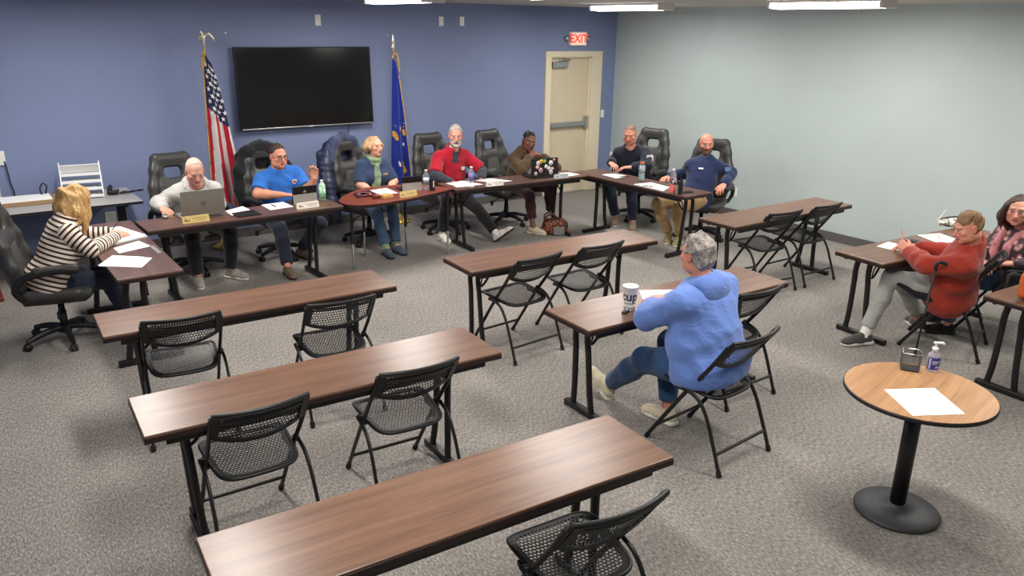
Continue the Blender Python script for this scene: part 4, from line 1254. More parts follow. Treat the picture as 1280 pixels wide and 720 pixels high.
hair_long(c, M['hair_blonde'], .265, .020, .020, slope=None, face_open=.045)

# ---------------------------------------------------------------- white-haired man in light grey hoodie
c = person('white-haired man in a light grey hoodie using a laptop', dict(
    hip=(1.95, -1.22, .52), chest=(1.935, -1.44, .915), head=(1.90, -1.62, 1.115), face_hip=(0, -1), face_chest=(-.05, -1), look=(-.02, -.85, -.42),
    skin=(216, 158, 138), sw=.185, w=1.08, fat=1.15, brow=(190, 180, 172), brow_t=.5, jaw=1.08, facefat=.5, stubble=(205, 188, 178), stubble_t=.4,
    armR=dict(wrist=(1.575, -1.615, .80), elbow=(1.60, -1.35, .80), dir=(.12, -1, -.22), palm=(0, -.1, -1), curl=.45),
    armL=dict(wrist=(2.08, -1.60, .79), elbow=(2.17, -1.33, .72), dir=(-.35, -.9, 0), palm=(0, 0, -1), curl=.3),
    legR=dict(ankle=(1.82, -1.60, .09), toe=(-.15, -1, 0), pole=(-.15, -1, .8)), legL=dict(ankle=(2.16, -1.55, .09), toe=(.55, -.85, 0), pole=(.25, -1, .8))))
shirt(c, 'hoodie', M['hoodie_grey'], off=.024, seed=12, wr=.009, neck_r=.07)
hood(c, M['hoodie_grey'])
collar(c, M['black_cloth'], 'undershirt_collar', .010, .060, .03)
trousers(c, M['trouser_black'], off=.018)
for s in (-1, 1): shoe(c, s, M['shoe_grey'], M['shoe_sole'], laces=M['shoe_black'])
M['hair_thin'] = hair_mat('thin_white_hair', (196, 164, 146), (212, 188, 174), (228, 214, 204))
hair_short(c, M['hair_thin'], .003, (.030, .092), -.045, .002, .000, slope=(.9, -.4))

# ---------------------------------------------------------------- man in bright blue t-shirt
c = person('dark-haired man in a bright blue t-shirt with raised hand', dict(
    hip=(2.86, -1.10, .52), chest=(2.84, -1.215, .94), head=(2.83, -1.27, 1.135), face_hip=(.1, -1), face_chest=(.12, -1), look=(.20, -1, -.10),
    skin=(214, 150, 124), sw=.20, w=1.2, fat=1.35, aw=1.12, brow=(50, 36, 28), facefat=.9, jaw=1.15, bare_arms=True, iris=(50, 36, 30),
    armR=dict(wrist=(2.76, -1.50, .775), elbow=(2.565, -1.33, .775), dir=(.9, -.35, -.05), palm=(0, 0, -1), curl=.35),
    armL=dict(wrist=(3.12, -1.49, .91), elbow=(3.08, -1.40, .76), dir=(.12, -.05, 1), palm=(-.55, -.8, .05), curl=.75, thumb=.9),
    legR=dict(ankle=(2.66, -1.78, .09), toe=(-.05, -1, 0), pole=(-.1, -1, .9)), legL=dict(ankle=(3.02, -1.22, .09), toe=(.3, -1, 0), pole=(.6, -1, .5))))
shirt(c, 'blue_tshirt', M['tee_blue'], off=.016, sleeve='short', seed=13, wr=.007, neck_r=.062, sleeve_t=.56)
collar(c, M['tee_blue'], 'neckband', .008, .064, .022, tilt=.014)
badge(c, 'shirt_emblem', M['patch_white'], chest_pt(c, -.10, .90, .150), c['sf'], .05, .055, inner=M['patch_red'], out=.004)
trousers(c, M['jean_dark'], off=.018)
for s in (-1, 1): shoe(c, s, M['shoe_brown'], M['shoe_sole_dark'])
hair_short(c, M['hair_brown'], .010, (.048, .080), -.05, .005, .003, slope=(.85, -.5))
glasses(c, M['glass_frame'])

# ---------------------------------------------------------------- woman with green scarf
c = person('blonde woman in a navy shirt with a green scarf', dict(
    hip=(3.97, -1.05, .52), chest=(3.98, -1.10, .935), head=(4.01, -1.12, 1.135), face_hip=(-.1, -1), face_chest=(.05, -1), look=(.28, -.96, .0),
    skin=(222, 166, 142), hs=.95, sw=.162, w=.95, fat=.92, scale=.96, neck=.045, bust=True, brow=(150, 112, 74), bare_arms=True,
    armR=dict(wrist=(3.86, -1.36, .66), elbow=(3.77, -1.20, .73), dir=(.35, -.9, -.3), palm=(.2, -.2, -1), curl=.5),
    armL=dict(wrist=(4.03, -1.38, .65), elbow=(4.19, -1.22, .73), dir=(-.35, -.9, -.3), palm=(-.2, -.2, -1), curl=.5),
    legR=dict(ankle=(3.83, -1.67, .09), toe=(-.1, -1, 0), pole=(-.1, -1, .8)), legL=dict(ankle=(3.98, -1.62, .09), toe=(.15, -1, 0), pole=(.1, -1, .8))))
shirt(c, 'navy_shirt', M['navy'], off=.016, sleeve='short', seed=14, wr=.006, neck_r=.062, sleeve_t=.70)
f = Field(); nb = c['neckb']; r_, y_, u_ = c['sr'], c['sf'], c['u']
for i in range(18):
    a, b = 2 * PI * i / 18, 2 * PI * (i + 1) / 18
    pt = lambda t: nb + r_ * math.cos(t) * .070 + y_ * (math.sin(t) * .072 + .012) + u_ * (.032 - .028 * math.sin(t))
    f.cap(pt(a), pt(b), .027, None, .015)
    pt2 = lambda t: nb + r_ * math.cos(t) * .078 + y_ * (math.sin(t) * .080 + .02) + u_ * (.008 - .045 * math.sin(t))
    f.cap(pt2(a), pt2(b), .018, None, .012)
k0 = nb + y_ * .105 - u_ * .055
f.ell(k0, (.034, .028, .034), (r_, y_, u_), .015)
f.path([k0, k0 - u_ * .10 + r_ * .035 + y_ * .035, k0 - u_ * .22 + r_ * .055 + y_ * .055], [.024, .03, .032], .015)
f.path([k0, k0 - u_ * .10 - r_ * .015 + y_ * .035, k0 - u_ * .25 + r_ * .012 + y_ * .055], [.024, .03, .034], .015)
f.noise(wrinkle(.006, 1.8, 21, (2, 2, .6)))
kid(c, 'scarf', f, .007, M['scarf_green'])
badge(c, 'name_badge', M['gold_badge'], chest_pt(c, -.085, .80, .158), c['sf'], .062, .026, shape='rect', out=.006)
trousers(c, M['jean_mid'], off=.012)
for s in (-1, 1): shoe(c, s, M['shoe_teal'], M['shoe_sole_dark'], .95, .95, sock=M['scarf_green'])
hair_long(c, M['hair_sand'], .095, .001, .007, seed=7, slope=None, face_open=.054, sides=.7)

# ---------------------------------------------------------------- man in red polo
c = person('grey-bearded man in a red polo over dark long sleeves', dict(
    hip=(4.98, -1.10, .54), chest=(4.99, -1.20, .965), head=(5.005, -1.26, 1.20), face_hip=(0, -1), face_chest=(-.05, -1), look=(-.42, -.9, -.08),
    skin=(212, 152, 130), sw=.195, w=1.12, fat=1.2, aw=1.05, brow=(150, 140, 132), beard=(196, 188, 182), beard_t=.85, facefat=.2, stubble=(180, 170, 162), stubble_t=.3,
    armR=dict(wrist=(4.80, -1.52, .70), elbow=(4.66, -1.34, .77), dir=(.5, -.8, -.2), palm=(0, 0, -1), curl=.5),
    armL=dict(wrist=(5.18, -1.55, .70), elbow=(5.32, -1.36, .77), dir=(-.5, -.8, -.2), palm=(0, 0, -1), curl=.5),
    legR=dict(ankle=(4.68, -1.46, .09), toe=(-.15, -1, 0), pole=(-.3, -1, .6)), legL=dict(ankle=(5.21, -1.83, .10), toe=(.55, -.55, .62), up=(-.35, .5, .75), pole=(.2, -1, .4))))
shirt(c, 'dark_undershirt', M['charcoal'], off=.012, seed=15, wr=.005, neck_r=.058)
def vneck(f, c):
    f.path([c['neckb'] + c['sf'] * .05, chest_pt(c, 0, .90, .16)], [.05, .012], .012, 's')
shirt(c, 'red_polo', M['red'], off=.020, sleeve='short', seed=16, wr=.007, neck_r=.066, sleeve_t=.66, extra=vneck)
collar(c, M['red'], 'polo_collar', .011, .074, .045, tilt=.03, gap=.55, drop=-.03)
badge(c, 'chest_emblem', M['patch_white'], chest_pt(c, -.085, .74, .150), c['sf'], .048, .05, out=.006)
badge(c, 'sleeve_emblem', M['patch_white'], c['arms'][1][0] * .45 + c['arms'][1][1] * .55 + A3((-.035, -.068, 0)), (-.5, -1, .1), .05, .028, shape='rect', out=.004)
trousers(c, M['trouser_black'], off=.016)
for s in (-1, 1): shoe(c, s, M['shoe_white'], M['shoe_sole_dark' if s < 0 else 'shoe_sole'], 1.05, laces=M['hoodie_grey'], sock=M['sock'])
hair_short(c, M['hair_white'], .014, (.050, .080), -.05, .006, .004, slope=(.85, -.5))
f = Field(); ax = c['hax']; R = lambda x, y, z: c['Hd'] + ax[0] * x + ax[1] * y + ax[2] * z
f.path([R(-.056, .03, -.05), R(-.048, .055, -.085), R(-.02, .083, -.105), R(.02, .083, -.105), R(.048, .055, -.085), R(.056, .03, -.05)], [.004, .008, .015, .015, .008, .004], .015)
f.path([R(-.030, .084, -.066), R(-.012, .096, -.049), R(.012, .096, -.049), R(.030, .084, -.066)], [.006, .008, .008, .006], .008)
f.noise(wrinkle(.003, 3, 31)); kid(c, 'beard', f, .005, M['hair_white'])

# ---------------------------------------------------------------- woman in brown cardigan behind sticker laptop
def dark_paint(V, C, q): pass
c = person('woman in a brown cardigan resting chin on hands behind laptop', dict(
    hip=(5.96, -1.22, .52), chest=(5.93, -1.36, .90), head=(5.98, -1.43, 1.09), face_hip=(.1, -1), face_chest=(.12, -1), look=(-.28, -.95, -.14), head_up=(.18, 0, 1),
    skin=(116, 76, 58), hs=.95, sw=.165, w=1.05, fat=1.0, scale=.96, neck=.046, bust=True, brow=(22, 16, 14), lips=(104, 52, 52), flush=(132, 78, 62), iris=(20, 14, 12),
    armR=dict(wrist=(5.92, -1.535, .915), elbow=(5.735, -1.62, .765), dir=(.85, .05, .45), palm=(.3, .5, -.8), curl=.55),
    armL=dict(wrist=(6.08, -1.545, .915), elbow=(6.235, -1.65, .765), dir=(-.85, .05, .45), palm=(-.3, .5, -.8), curl=.55),
    legR=dict(ankle=(5.80, -1.78, .09), toe=(.45, -.9, 0), pole=(0, -1, .8)), legL=dict(ankle=(6.21, -1.62, .12), toe=(.3, -1, -.2), pole=(.3, -1, .8))))
shirt(c, 'white_top', M['white_top'], off=.010, sleeve=None, seed=17, wr=.004, neck_r=.07, neck_dz=-.02)
def open_front(f, c):
    g = Field(); g.path([chest_pt(c, -.02, .25, .20), chest_pt(c, -.02, .62, .22), chest_pt(c, -.02, 1.02, .19)], [.075, .085, .06], .02); f.field(g, .012, 's')
shirt(c, 'brown_cardigan', M['brown_knit'], off=.030, seed=18, wr=.009, neck_r=.075, extra=open_front)
trousers(c, M['maroon'], off=.014, ankle_up=.10)
for s in (-1, 1): shoe(c, s, M['shoe_cream'], M['shoe_cream'], .92, .92, sock=M['sock'] if s < 0 else None)
f = Field(); ax = c['hax']; hs = c['hs']; R = lambda x, y, z: c['Hd'] + hs * (ax[0] * x + ax[1] * y + ax[2] * z)
f.ell(R(0, -.02, .04), (.08 * hs, .1 * hs, .086 * hs), ax, .01); f.cut(R(0, .052, .078), ax[1] * .8 - ax[2] * .6, .006); f.cut(R(0, 0, -.02), -ax[2] - ax[1] * .6, .01)
rr = np.random.RandomState(5)
for i in range(26):
    a = rr.uniform(0, 2 * PI); e = rr.uniform(.15, 1.2)
    d0 = ax[0] * math.cos(a) * math.cos(e) * .078 + ax[1] * (math.sin(a) * math.cos(e) * .095) + ax[2] * math.sin(e) * .088
    p = R(0, -.02, .04) + d0 * hs
    if (p - c['Hd']) @ ax[1] > .055 and (p - c['Hd']) @ ax[2] < .09: continue
    f.cap(p, p + d0 * .12 + ax[0] * rr.uniform(-.012, .012), .012, .008, .006)
for i in range(7):
    x = -.075 + .15 * i / 6; p = R(x, -.075 + .03 * abs(x / .075), .0); f.path([p, p - A3((0, 0, .05)), p - A3((0, 0, .085)) + ax[1] * .01], [.012, .011, .008], .006)
f.noise(wrinkle(.003, 4, 41)); kid(c, 'braided_hair', f, .0055, M['hair_black'])
wrist_band(c, -1, mat('dark_bracelet', (34, 26, 22), .5), 'bracelet', .01, .03, .008)

# ---------------------------------------------------------------- man in dark jacket with shoulder patches
c = person('man in dark navy jacket with round shoulder patches', dict(
    hip=(7.40, -1.93, .53), chest=(7.22, -1.985, .935), head=(7.13, -2.03, 1.165), face_hip=(-1, -.25), face_chest=(-.86, -.5), look=(-.80, -.52, -.25),
    skin=(216, 150, 130), sw=.195, w=1.2, fat=1.25, aw=1.1, brow=(90, 62, 46), facefat=1.0, jaw=1.15, beard=(150, 104, 82), beard_t=.45, goatee=True, stubble=(120, 88, 70), stubble_t=.55,
    armR=dict(wrist=(6.98, -1.86, .79), elbow=(7.16, -1.72, .80), dir=(-.35, -.9, -.1), palm=(0, 0, -1), curl=.45),
    armL=dict(wrist=(7.02, -2.20, .785), elbow=(7.20, -2.30, .80), dir=(-.6, .55, -.05), palm=(0, 0, -1), curl=.35),
    legR=dict(ankle=(7.03, -1.95, .09), toe=(-.7, -.7, 0), pole=(-1, 0, .8)), legL=dict(ankle=(7.03, -2.28, .09), toe=(-.7, -.7, 0), pole=(-1, -.3, .8))))
shirt(c, 'dark_jacket', M['navy_dark'], off=.022, seed=19, wr=.007, neck_r=.066)
collar(c, M['navy_dark'], 'jacket_collar', .013, .078, .04, tilt=.02, gap=.35, drop=-.02)
badge(c, 'shoulder_patch', M['patch_white'], c['arms'][-1][0] * .58 + c['arms'][-1][1] * .42 + A3((-.014, -.078, .0)), (-.15, -1, .12), .10, .12, shape='shield', inner=M['patch_red'], out=.0)
badge(c, 'shoulder_patch', M['patch_white'], c['arms'][1][0] * .60 + c['arms'][1][1] * .40 + A3((-.076, .0, .0)), (-1, -.05, .1), .10, .12, shape='shield', inner=M['gold_badge'], out=.0)
trousers(c, M['jean_dark'], off=.016)
for s in (-1, 1): shoe(c, s, M['shoe_brown'], M['shoe_sole'])
M['hair_buzz'] = hair_mat('buzzed_hair', (96, 70, 58), (116, 88, 74), (136, 106, 90))
hair_short(c, M['hair_buzz'], .001, (.050, .080), -.055, .0015, -.002, slope=(.85, -.5))

# ---------------------------------------------------------------- bald bearded man in navy hoodie
c = person('bald bearded man in navy hoodie leaning in his chair', dict(
    hip=(7.24, -3.10, .52), chest=(7.40, -3.06, .91), head=(7.43, -3.02, 1.15), face_hip=(-.9, -.3), face_chest=(-.75, -.62), look=(-.62, -.77, -.10),
    skin=(210, 146, 122), sw=.182, w=1.0, fat=1.02, brow=(60, 40, 32), beard=(74, 52, 42), beard_t=.8, roll=-.15,
    armL=dict(wrist=(7.36, -3.40, .725), elbow=(7.64, -3.27, .82), dir=(-.75, -.25, -.25), palm=(.1, .1, -1), curl=.5),
    armR=dict(wrist=(7.12, -2.74, .735), elbow=(7.36, -2.78, .76), dir=(-1, -.1, -.1), palm=(0, 0, -1), curl=.5),
    legR=dict(ankle=(6.98, -2.95, .09), toe=(-.8, -.55, 0), pole=(-1, .3, .8)), legL=dict(ankle=(6.99, -3.11, .09), toe=(-.85, -.5, 0), pole=(-1, -.2, .9))))
shirt(c, 'navy_hoodie', M['navy_hood'], off=.022, seed=20, wr=.008, neck_r=.064)
hood(c, M['navy_hood'], size=.92)
badge(c, 'hoodie_lettering', M['patch_white'], chest_pt(c, .03, .80, .150), c['sf'] * 1 + c['u'] * .2, .055, .018, shape='rect', out=.008)
badge(c, 'sleeve_patch', mat('slate_patch', (92, 112, 146), .7), c['arms'][-1][0] * .55 + c['arms'][-1][1] * .45 + A3((-.035, -.068, .02)), (-.45, -1, .3), .075, .05, shape='rect', out=.004)
trousers(c, M['khaki'], off=.016, wr=.008)
for s in (-1, 1): shoe(c, s, M['shoe_camo'], M['shoe_sole'], laces=M['shoe_black'])
f = Field(); ax = c['hax']; R = lambda x, y, z: c['Hd'] + ax[0] * x + ax[1] * y + ax[2] * z
f.path([R(-.060, .02, -.035), R(-.052, .05, -.078), R(-.022, .080, -.106), R(.022, .080, -.106), R(.052, .05, -.078), R(.060, .02, -.035)], [.007, .013, .017, .017, .013, .007], .015)
f.path([R(-.030, .084, -.068), R(-.012, .0945, -.050), R(.012, .0945, -.050), R(.030, .084, -.068)], [.005, .0065, .0065, .005], .008)
f.noise(wrinkle(.003, 3, 32)); kid(c, 'beard', f, .005, M['hair_brown'])

# ---------------------------------------------------------------- woman in periwinkle hoodie, back to the camera
c = person('grey-haired woman in a light blue hoodie seen from behind', dict(
    hip=(3.55, -6.50, .53), chest=(3.51, -6.43, .985), head=(3.485, -6.375, 1.195), face_hip=(-.08, 1), face_chest=(-.05, 1), look=(-.02, 1, -.05),
    skin=(204, 140, 116), hs=1.0, sw=.205, w=1.38, fat=1.55, aw=1.22, lw=1.12, neck=.056, brow=(130, 120, 112), bust=True,
    armL=dict(wrist=(3.50, -6.05, .785), elbow=(3.285, -6.20, .785), dir=(.75, .65, -.1), palm=(0, 0, -1), curl=.4),
    armR=dict(wrist=(3.66, -6.00, .785), elbow=(3.80, -6.23, .78), dir=(-.6, .8, -.1), palm=(0, 0, -1), curl=.4),
    legL=dict(ankle=(3.47, -5.715, .105), toe=(-.10, .78, .55), up=(0, -.55, .8), knee=(3.41, -6.09, .44)), legR=dict(ankle=(3.55, -6.19, .09), toe=(-.08, 1, 0), knee=(3.67, -6.06, .50))))
shirt(c, 'blue_hoodie', M['peri'], off=.026, hem=-.085, hip_off=.030, seed=22, wr=.011, neck_r=.070, h=.008)
hood(c, M['peri'], size=1.1)
trousers(c, M['jean_blue'], off=.018, wr=.009, ankle_up=.05, h=.009)
for s in (-1, 1): shoe(c, s, M['shoe_cream'], M['shoe_sole'], 1.0, 1.05, laces=M['shoe_white'])
f = Field(); ax = c['hax']; R = lambda x, y, z: c['Hd'] + ax[0] * x + ax[1] * y + ax[2] * z
f.ell(R(0, -.018, .042), (.094, .112, .097), ax, .01); f.ell(R(0, -.055, -.02), (.080, .062, .075), ax, .03)
f.cut(R(0, .055, .072), ax[1] * .8 - ax[2] * .55, .01); f.cut(R(0, -.03, -.085), -ax[2] - ax[1] * .1, .012)
for s in (-1, 1): f.ell(R(s * .088, .0, -.012), (.02, .026, .036), ax, .008, 's')
f.noise(wrinkle(.014, 2.4, 51, (1, 1, 1))); kid(c, 'curly_hair', f, .006, M['hair_grey'])

# ---------------------------------------------------------------- man in rust sweatshirt writing on the right
c = person('man in a rust red sweatshirt and grey joggers writing', dict(
    hip=(6.33, -6.56, .50), chest=(6.20, -6.70, .885), head=(6.11, -6.70, 1.075), face_hip=(-.42, .90), face_chest=(-.42, .90), look=(-.72, .62, -.36),
    skin=(212, 146, 124), sw=.185, w=1.12, fat=1.25, aw=1.08, brow=(130, 96, 62), facefat=.5, jaw=1.05, nose=.95, hs=.96,
    armL=dict(wrist=(6.155, -6.27, .785), elbow=(6.00, -6.50, .755), dir=(.12, .75, .35), palm=(.75, .1, -.5), curl=.95, thumb=.9),
    armR=dict(wrist=(6.32, -6.24, .785), elbow=(6.45, -6.50, .77), dir=(-.45, .85, 0), palm=(0, 0, -1), curl=.35),
    legL=dict(ankle=(5.90, -6.16, .09), toe=(-.92, .38, 0), knee=(6.09, -6.20, .56)), legR=dict(ankle=(6.62, -6.24, .09), toe=(.55, .75, 0), knee=(6.40, -6.08, .53))))
shirt(c, 'rust_sweatshirt', M['rust'], off=.028, hem=-.11, hip_off=.03, seed=23, wr=.010, neck_r=.066)
collar(c, M['rust'], 'neckband', .010, .066, .02)
trousers(c, M['grey_pants'], off=.016, wr=.009, ankle_up=.06, h=.009)
f = Field(); A_, K_, An_, _ = c['legs'][-1]; d_ = unit(K_ - A_); o_ = unit(np.cross(d_, (0, 0, 1))) * -1
f.path([A_ + (K_ - A_) * .12 - c['pr'] * .085 - A3((0, 0, .055)), A_ + (K_ - A_) * .5 - c['pr'] * .07 - A3((0, 0, .055)), A_ + (K_ - A_) * .85 - c['pr'] * .058 - A3((0, 0, .02))], [.036, .036, .022], .01)
kid(c, 'black_side_panel', f, .009, M['black_cloth'])
for s in (-1, 1): shoe(c, s, M['shoe_charcoal'], M['shoe_sole'], 1.02, sock=M['sock'] if s < 0 else None)
hair_short(c, M['hair_lightbrown'], .014, (.074, .060), -.05, .009, .006, slope=(.7, -.7))
wrist_band(c, -1, M['watch'], 'wristwatch', -.004, .034, .010)

# ---------------------------------------------------------------- woman with pink scarf at the right edge
c = person('dark-haired woman in floral top with a pink scarf', dict(
    hip=(7.08, -6.70, .52), chest=(7.06, -6.72, .93), head=(6.91, -6.70, 1.11), face_hip=(-.6, .8), face_chest=(-.75, .35), look=(-.93, -.28, -.10),
    skin=(216, 158, 138), hs=.97, sw=.175, w=1.12, fat=1.15, scale=.98, neck=.048, bust=True, brow=(60, 40, 34),
    armL=dict(wrist=(6.84, -6.78, .69), elbow=(6.94, -7.00, .72), dir=(-.3, .9, -.1), palm=(.2, 0, -1), curl=.45),
    armR=dict(wrist=(6.80, -6.55, .67), elbow=(7.02, -6.47, .70), dir=(-.6, -.6, -.1), palm=(0, 0, -1), curl=.4),
    legL=dict(ankle=(6.72, -6.42, .09), toe=(-.7, .7, 0), pole=(-.6, .6, .8)), legR=dict(ankle=(6.95, -6.24, .09), toe=(-.4, .9, 0), pole=(-.4, .8, .8))))
def floral_mat():
    m, nt, b = newmat('floral_cloth'); v = coords(nt)
    vo = N(nt, 'ShaderNodeTexVoronoi', Scale=17.); nt.links.new(v, vo.inputs['Vector'])
    n = N(nt, 'ShaderNodeTexNoise', Scale=22., Detail=3.); nt.links.new(v, n.inputs['Vector'])
    ad = N(nt, 'ShaderNodeMath', operation='ADD'); nt.links.new(vo.outputs['Distance'], ad.inputs[0]); nt.links.new(n.outputs['Fac'], ad.inputs[1])
    nt.links.new(ramp(nt, ad.outputs[0], [(.62, lin((216, 178, 168))), (.78, lin((178, 118, 122))), (.92, lin((112, 82, 86))), (1.06, lin((66, 54, 60)))]), b.inputs['Base Color'])
    b.inputs['Roughness'].default_value = .85; return m
M['floral'] = floral_mat()
shirt(c, 'floral_top', M['floral'], off=.018, seed=24, wr=.007, neck_r=.064)
trousers(c, M['jean_mid'], off=.014)
for s in (-1, 1): shoe(c, s, M['shoe_black'], M['shoe_sole_dark'], .93, .93)
f = Field(); nb = c['neckb']; r_, y_, u_ = c['sr'], c['sf'], c['u']
for i in range(14):
    a, b = PI * (.92 + 1.16 * i / 14), PI * (.92 + 1.16 * (i + 1) / 14)
    pt = lambda t: nb + r_ * math.cos(t) * .082 + y_ * (math.sin(t) * .080 + .01) + u_ * (.012)
    f.cap(pt(a), pt(b), .026, None, .015)
for s in (-1, 1): f.path([nb + r_ * s * .082 + y_ * .02 + u_ * .01, nb + r_ * s * .074 + y_ * .115 - u_ * .08, nb + r_ * s * .060 + y_ * .170 - u_ * .17, nb + r_ * s * .058 + y_ * .19 - u_ * .30], [.024, .030, .034, .036], .02)
f.noise(wrinkle(.007, 1.8, 61, (2, 2, .6))); kid(c, 'pink_scarf', f, .008, M['pink'])
hair_long(c, M['hair_darkred'], .20, .002, .010, seed=9, slope=None, face_open=.060)
wrist_band(c, -1, mat('pale_watch', (225, 222, 216), .4), 'wristwatch', .012, .034, .012)
# ------------------------------------------------------------------ television
M['tv_screen'] = mat('tv_glass', (12, 11, 11), .12, spec=.6)
M['tv_body'] = mat('tv_bezel', (14, 14, 15), .3)
tv = empty('television', (3.672, -.09, 1.727), 0, 'large black flat television mounted on the blue wall', 'television')
tv.rotation_euler = (math.radians(-2), 0, 0)
MB().box((0, .02, 0), (.835, .022, .462), bev=.008).build('tv_housing', M['tv_body'], tv)
MB().box((0, -.0035, .004), (.822, .002, .446)).build('tv_screen', M['tv_screen'], tv)
MB().box((0, -.004, -.452), (.825, .003, .007), bev=.002).build('bezel_strip', M['alum'], tv)
MB().box((0, -.008, -.452), (.03, .003, .006), bev=.002).build('maker_badge', M['plate'], tv)
MB().box((0, .06, 0), (.25, .022, .2), bev=.01).build('wall_mount', M['black_metal'], tv)
MB().tube(smooth_path([(4.20, -.03, 1.28), (4.19, -.02, 1.1), (4.215, -.02, .92), (4.20, -.02, .75)]), .004, 8).build('power_cord', M['black_plastic'], tv); bpy.data.objects['power_cord.001'].matrix_parent_inverse = (Matrix.Translation((3.672, -.09, 1.727)) @ Matrix.Rotation(math.radians(-2), 4, 'X')).inverted()

# ------------------------------------------------------------------ flags
M['gold'] = mat('gold_metal', (205, 170, 90), .3, metal=.8)
M['silver_gilt'] = mat('silver_gilt', (214, 208, 190), .25, metal=.7)
M['pole_wood'] = mat('pole_wood', (150, 118, 70), .35, var=.1, scale=20)
M['flag_red'] = cloth('flag_red', (178, 28, 52)); M['flag_white'] = cloth('flag_white', (214, 208, 204)); M['flag_canton'] = cloth('flag_canton', (34, 40, 74)); M['star'] = cloth('star_white', (235, 232, 228))
M['flag_blue'] = cloth('flag_blue', (26, 48, 140)); M['flag_gold'] = cloth('flag_gold', (214, 158, 58)); M['fringe'] = cloth('gold_fringe', (196, 158, 88), weave=60, var=.25)
def flag_pole(root, h, tip):
    MB().lathe([(0, 0), (.15, 0), (.15, .03), (.06, .06), (.035, .10), (.02, .11), (0, .11)], n=28).build('pole_stand', M['gold'], root)
    MB().tube([(0, 0, .08), (0, 0, h)], .013, 12).build('pole', M['pole_wood'], root)
    if tip == 'eagle':
        b = Field(); b.cap((0, 0, h), (0, 0, h + .05), .014, .02, .01); b.ell((0, 0, h + .085), (.022, .022, .045), k=.01); b.cap((0, 0, h + .12), (-.018, -.005, h + .15), .015, .012, .01); b.cap((-.018, -.005, h + .15), (-.04, -.005, h + .142), .008, .003, .005)
        for s, pts in ((1, [(.01, 0, h + .10), (.055, 0, h + .135), (.10, 0, h + .085), (.115, 0, h + .045)]), (-1, [(-.01, 0, h + .10), (-.025, .02, h + .10), (-.034, .03, h + .07), (-.03, .03, h + .045)])):
            b.path(pts, [.016, .02, .016, .006], .01)
        sdf_obj('eagle_finial', b, .0055, M['silver_gilt'], root)
    else:
        MB().lathe([(.013, h - .01), (.018, h), (.018, h + .03), (.024, h + .035), (.024, h + .06), (.012, h + .07), (.02, h + .09), (.016, h + .14), (.004, h + .20), (0, h + .21)], n=16, sy=.5).build('spear_finial', M['silver_gilt'], root)
def drape(root, h, L, w0, w1, nf, name, mats, cell, lean=.0, stars=None, seed=0):
    nu, nv = 60, 70
    def pt(u, v):
        wd = w0 + (w1 - w0) * v ** .8
        x = -.03 - .03 * v + u * wd + lean * v
        y = -.03 + (.012 + .045 * v) * math.sin(u * nf * 2 * PI + 1.2 + .5 * math.sin(3 * v)) - .03 * math.sin(PI * u)
        z = h - v * L - .10 * u * (1 - .6 * v) + .035 * v * math.sin(u * 7 + seed)
        return Vector((x, y, z))
    vs = [pt(i / nu, j / nv) for j in range(nv + 1) for i in range(nu + 1)]
    mb = MB(); byM = {}
    for j in range(nv):
        for i in range(nu):
            byM.setdefault(cell((i + .5) / nu, (j + .5) / nv), []).append((j * (nu + 1) + i, j * (nu + 1) + i + 1, (j + 1) * (nu + 1) + i + 1, (j + 1) * (nu + 1) + i))
    o = len(mb.v); mb.v += [tuple(v) for v in vs]
    for mi, fs in byM.items():
        mb.f += fs; mb.m += [mi] * len(fs); mb.sm += [True] * len(fs)
    def onto(poly, mi, off=.004):
        pp = []
        for (u, v) in poly:
            p = pt(u, v); n = (pt(u + .01, v) - p).cross(pt(u, v + .01) - p).normalized()
            if n.y > 0: n = -n
            pp.append(p + n * off)
        mb.add(pp, [tuple(range(len(pp)))], mi)
    if stars: stars(onto, pt)
    fl = mb.build(name, mats, root)
    return fl, pt
us = empty('flag', (2.455, -.33, 0), 0, 'draped striped flag with white stars on an eagle-topped pole', 'flag')
flag_pole(us, 2.20, 'eagle')
def us_cell(u, v):
    if v < .45 - .10 * (1 - u): return 2
    return 0 if int((u * 1.0 + .10 * v + .02) * 5.2) % 2 == 0 else 1
def us_stars(onto, pt):
    k = 0
    for r in range(9):
        v = .06 + r * .041
        for q in range(3):
            u = .18 + q * .30 + (.15 if r % 2 else 0)
            if u > .95: continue
            p = pt(u, v); du = (pt(u + .01, v) - p).length / .01; dv = (pt(u, v + .01) - p).length / .01
            R = .030; poly = []
            for i in range(10):
                a = PI / 2 + i * PI / 5; rr = R if i % 2 == 0 else R * .42
                poly.append((u + rr * math.cos(a) / du, v - rr * math.sin(a) / dv))
            onto(poly, 3)
fl, pt = drape(us, 2.14, 1.62, .07, .34, 1.6, 'flag_cloth', [M['flag_red'], M['flag_white'], M['flag_canton'], M['star']], us_cell, stars=us_stars)
MB().tube([pt(-.03, v / 30) + Vector((0, -.004, 0)) for v in range(31)], .009, 6).tube([(0, -.02, 2.2), (-.015, -.035, 2.12), (-.02, -.04, 2.0)], .012, 6).build('gold_fringe', M['fringe'], fl)
sf_ = empty('flag', (4.70, -.33, 0), 0, 'draped royal blue flag with gold emblem on a spear-topped pole', 'flag')
flag_pole(sf_, 2.14, 'spear')
